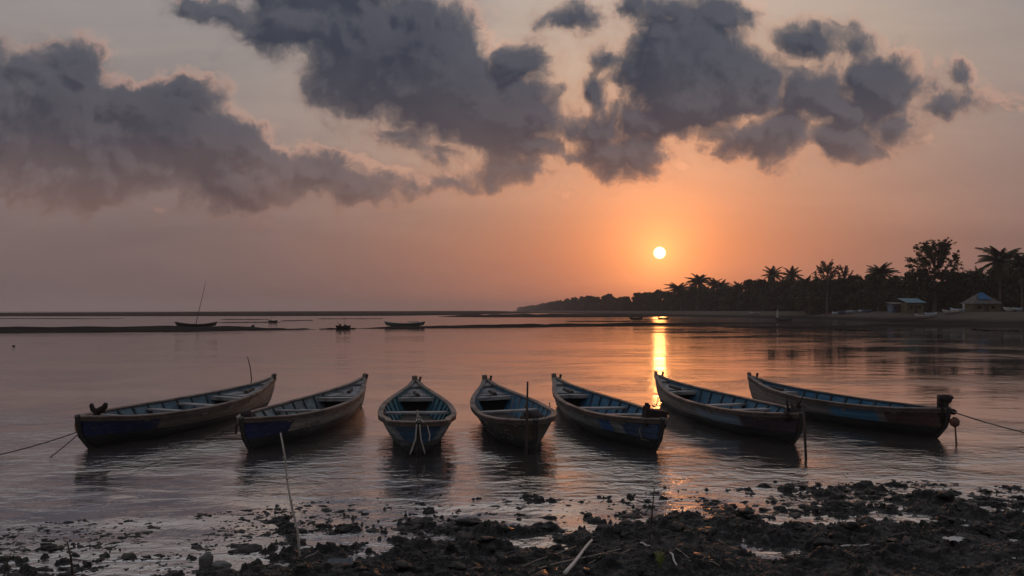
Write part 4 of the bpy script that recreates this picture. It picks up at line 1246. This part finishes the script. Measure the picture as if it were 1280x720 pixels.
# boat seven
rope('mooring_rope', [W(6, .10, .12, .58), at(1340, 553, 11.6)], .013, 'taut rope running off the frame from the small engine', sag=.05)
fb = W(6, .06, -.02, .42)
m = MB(); m.blob(fb + Vector((.03, -.08, -.06)), .095, 31, (1, 1, 1), .08, 12, 8); tag(m.build('bow_float', M['rust'], smooth=True), 'round rusty float hanging beneath the small engine', 'float')
m = MB(); m.tube([fb + Vector((.04, -.08, -.14)), gp(1196, 558, 0) + Vector((0, 0, -.05))], [.016, .018], 6); tag(m.build('mooring_stick', M['rust'], smooth=True), 'thin stick slanting into the water under the rusty float', 'stick')
rope('hanging_rope', [at(942.5, 478, 20.2), at(945, 492, 20.2), at(945, 505, 20.2)], .012, 'thin rope hanging from the stern of the rightmost boat', n=4)
# stick beyond boat one
m = MB(); m.tube([gp(315, 474, 0) + Vector((0, 0, -.2)), at(313, 460, 26.3), at(309.5, 446, 26.3)], [.022, .018, .014], 6)
tag(m.build('marker_stick', M['darkwood']), 'thin leaning stick in open water beyond the leftmost boat stern', 'stick')

# ================================================================== THINGS ON THE MUD
def gz(x, y): return max(0, ground_z(x, y))
def onmud(px, py, z=.08):
    v = gp(px, py, z); return Vector((v.x, v.y, gz(v.x, v.y)))
b_ = onmud(376, 690); tpt = at(350, 541, b_.y + .1)
m = MB(); pts = [b_ + Vector((0, 0, -.12))] + [b_.lerp(tpt, f) + Vector((.012 * math.sin(f * 9), 0, 0)) for f in (.2, .4, .6, .8, 1)]
m.tube(pts, [.014, .013, .012, .011, .010, .008], 8)
for f in (.25, .45, .63, .8):
    c = b_.lerp(tpt, f); d_ = (tpt - b_).normalized() * .008; m.tube([c - d_, c + d_], .0155, 8)
tag(m.build('bamboo_pole', M['bamboo'], smooth=True), 'pale slender bamboo pole stuck upright in the mud', 'pole')
def stick(px0, py0, px1, py1, r0, r1, label, mt='twig', z0=.01, z1=.03, bend=.0, name='driftwood_stick'):
    a = onmud(px0, py0); b = onmud(px1, py1); a.z += z0 + r0; b.z += z1 + r1
    pts = []
    for k in range(9):
        f = k / 8; p_ = a.lerp(b, f); p_.x += bend * math.sin(math.pi * f); p_.z = max(p_.z, gz(p_.x, p_.y) + .004) + .006 * math.sin(7 * f)
        pts.append(p_)
    m = MB(); m.tube(pts, [r0 + (r1 - r0) * k / 8 for k in range(9)], 7)
    return tag(m.build(name, M[mt], smooth=True), label, 'stick')
stick(740, 678, 706, 728, .012, .019, 'thick pale driftwood stick slanting over the dark mud', 'bamboo', z0=.05)
stick(664, 724, 776, 690, .008, .006, 'long thin bent twig curving behind the thick pale stick', bend=-.06)
stick(650, 716, 720, 686, .006, .005, 'short faint twig lying behind the curved twigs', bend=-.03)
stick(735, 706, 788, 696, .006, .005, 'thin twig pointing from the thick pale stick to the plant')
stick(801, 684, 812, 702, .010, .007, 'short thick twig just above the green plant', 'bamboo')
stick(838, 700, 846, 719, .010, .008, 'stubby pale stick on the other side of the plant', 'bamboo')
stick(838, 698, 900, 722, .007, .006, 'long dark twig running away beside the stubby pale stick')
stick(1050, 689, 1088, 693, .012, .006, 'pale flat splinter of wood lying on mud right of center', 'bamboo')
stick(380, 700, 398, 686, .005, .004, 'tiny twig beside the foot of the bamboo pole')
def upright(px, py0, px1, py1, r, label, mt='darkwood'):
    a = onmud(px, py0); b = at(px1, py1, a.y)
    m = MB(); m.tube([a + Vector((0, 0, -.08)), a.lerp(b, .5) + Vector((.006, 0, 0)), b], [r, r * .9, r * .5], 6)
    return tag(m.build('upright_stick', M[mt], smooth=True), label, 'stick')
upright(92, 708, 84, 677, .011, 'short leaning stick in the mud near the left frame edge')
upright(812, 656, 818, 610, .010, 'dark twig standing at the water edge under the sun glare')
upright(811, 690, 813, 650, .006, 'thin dark twig standing in mud close above the green plant')
upright(0, 716, 14, 690, .006, 'bent dark twig at the very corner of the mud')
# stone block, board, debris
p = onmud(258, 697); m = MB()
m.blob(p + Vector((0, 0, .035)), .085, 77, (.80, .9, 1.15), .20, 9, 6); m.blob(p + Vector((.13, .0, .0)), .075, 78, (1.5, 1, .55), .28, 9, 6)
tag(bevel(m.build('stone_block', M['stone']), .006), 'rough upright grey stone at the mud edge, left of the bamboo pole', 'stone')
p = onmud(424, 708); r = empty('slate_board', tuple(p + Vector((0, 0, .04))), .05); r.rotation_euler.x = math.radians(28)
tag(r, 'small slate grey board propped on the mud beside the bamboo foot', 'board')
m = MB(); m.box((0, 0, 0), (.24, .20, .018)); bevel(m.build('panel', M['slate'], r), .003)
for k in (-1, 0, 1):
    m = MB(); m.box((k * .075, 0, .014), (.012, .19, .012)); m.build('batten', M['slate'], r)
m = MB(); m.tube([(.135, -.14, .02), (.13, .13, .03)], .010, 6); m.build('edge_stick', M['bamboo'], r)
def scrap(px, py, s, label, seed):
    p = onmud(px, py); rr = random.Random(seed); m = MB(); n = 7
    g = []
    for i in range(n):
        for j in range(n):
            u, v = i / (n - 1) - .5, j / (n - 1) - .5
            k = 1 + .35 * math.sin(5 * u + seed) * math.cos(6 * v + seed)
            g.append(p + Vector((u * s * 1.6 * k, v * s * k, .015 + .25 * s * abs(math.sin(6 * u + 4 * v + seed)) * rr.uniform(.5, 1))))
    m.add(g, [(i * n + j, (i + 1) * n + j, (i + 1) * n + j + 1, i * n + j + 1) for i in range(n - 1) for j in range(n - 1)])
    o = m.build('plastic_scrap', M['white'], smooth=True); sd_ = o.modifiers.new('s', 'SOLIDIFY'); sd_.thickness = .004
    return tag(o, label, 'litter')
scrap(352, 705, .085, 'crumpled white scrap on mud by the foot of the bamboo pole', 1)
scrap(1193, 691, .11, 'largest crumpled pale scrap, lying low on the mud at right', 2)
scrap(1267, 674, .05, 'small pale scrap on the mud nearest the right frame edge', 3)
scrap(1207, 663, .045, 'small pale scrap on the mud just above the largest scrap', 5)
scrap(999, 690, .045, 'pale thin scrap beside the grey puddle on the mud', 6)
scrap(1270, 712, .03, 'tiny pale scrap in the lower corner of the mud', 8)
# plant
M['sprig'] = leaf_mat('fresh_sprig', (.16, .20, .03), (.26, .30, .06))
p = onmud(825, 716); r = empty('green_plant', tuple(p)); tag(r, 'small bright green weed sprouting from the dark mud', 'plant')
m = MB(); rr = random.Random(3); st = MB()
for k in range(9):
    a = rr.uniform(0, 6.28); hgt = rr.uniform(.05, .14); lean = rr.uniform(.01, .05)
    tip = Vector((math.cos(a) * lean, math.sin(a) * lean, hgt)); st.tube([(0, 0, -.01), tip * .5, tip], .0018, 5)
    for q in range(6):
        f = .35 + .65 * q / 5; c = tip * f; s_ = -1 if q % 2 else 1
        d_ = Vector((math.cos(a + s_ * 1.3), math.sin(a + s_ * 1.3), .6)).normalized()
        sd_ = d_.cross(Vector((0, 0, 1))).normalized() * .006
        m.add([c, c + d_ * .018 + sd_, c + d_ * .04, c + d_ * .018 - sd_], [(0, 1, 2, 3)])
st.build('stem', M['sprig'], r); m.build('leaves', M['sprig'], r)

# ================================================================== HAZE
HAZE = True
if HAZE:
    m = MB(); m.box((0, 1750, 17), (9000, 4300, 44))
    hm = bpy.data.materials.new('haze_air'); hm.use_nodes = True; nt = hm.node_tree
    nt.nodes.remove(nt.nodes['Principled BSDF'])
    pv = nt.nodes.new('ShaderNodeVolumePrincipled'); pv.inputs['Density'].default_value = .00026
    pv.inputs['Color'].default_value = (.85, .75, .72, 1); pv.inputs['Anisotropy'].default_value = .35
    nt.links.new(pv.outputs[0], nt.nodes['Material Output'].inputs['Volume'])
    tag(m.build('haze', hm), 'thin warm evening haze', 'haze', kind='stuff')

# ================================================================== RENDER SETTINGS
SC.render.engine = 'CYCLES'
cy = SC.cycles
cy.use_denoising = True
try: cy.denoiser = 'OPENIMAGEDENOISE'
except Exception: pass
cy.max_bounces = 6; cy.diffuse_bounces = 2; cy.glossy_bounces = 4; cy.volume_bounces = 1; cy.transparent_max_bounces = 8
cy.sample_clamp_indirect = 3.0; cy.sample_clamp_direct = 12
cy.caustics_reflective = False; cy.caustics_refractive = False
SC.view_settings.view_transform = 'Standard'; SC.view_settings.look = 'None'
SC.view_settings.exposure = .15; SC.view_settings.gamma = 1; SC.view_settings.use_curve_mapping = False
SC.render.resolution_x = 1024; SC.render.resolution_y = 576
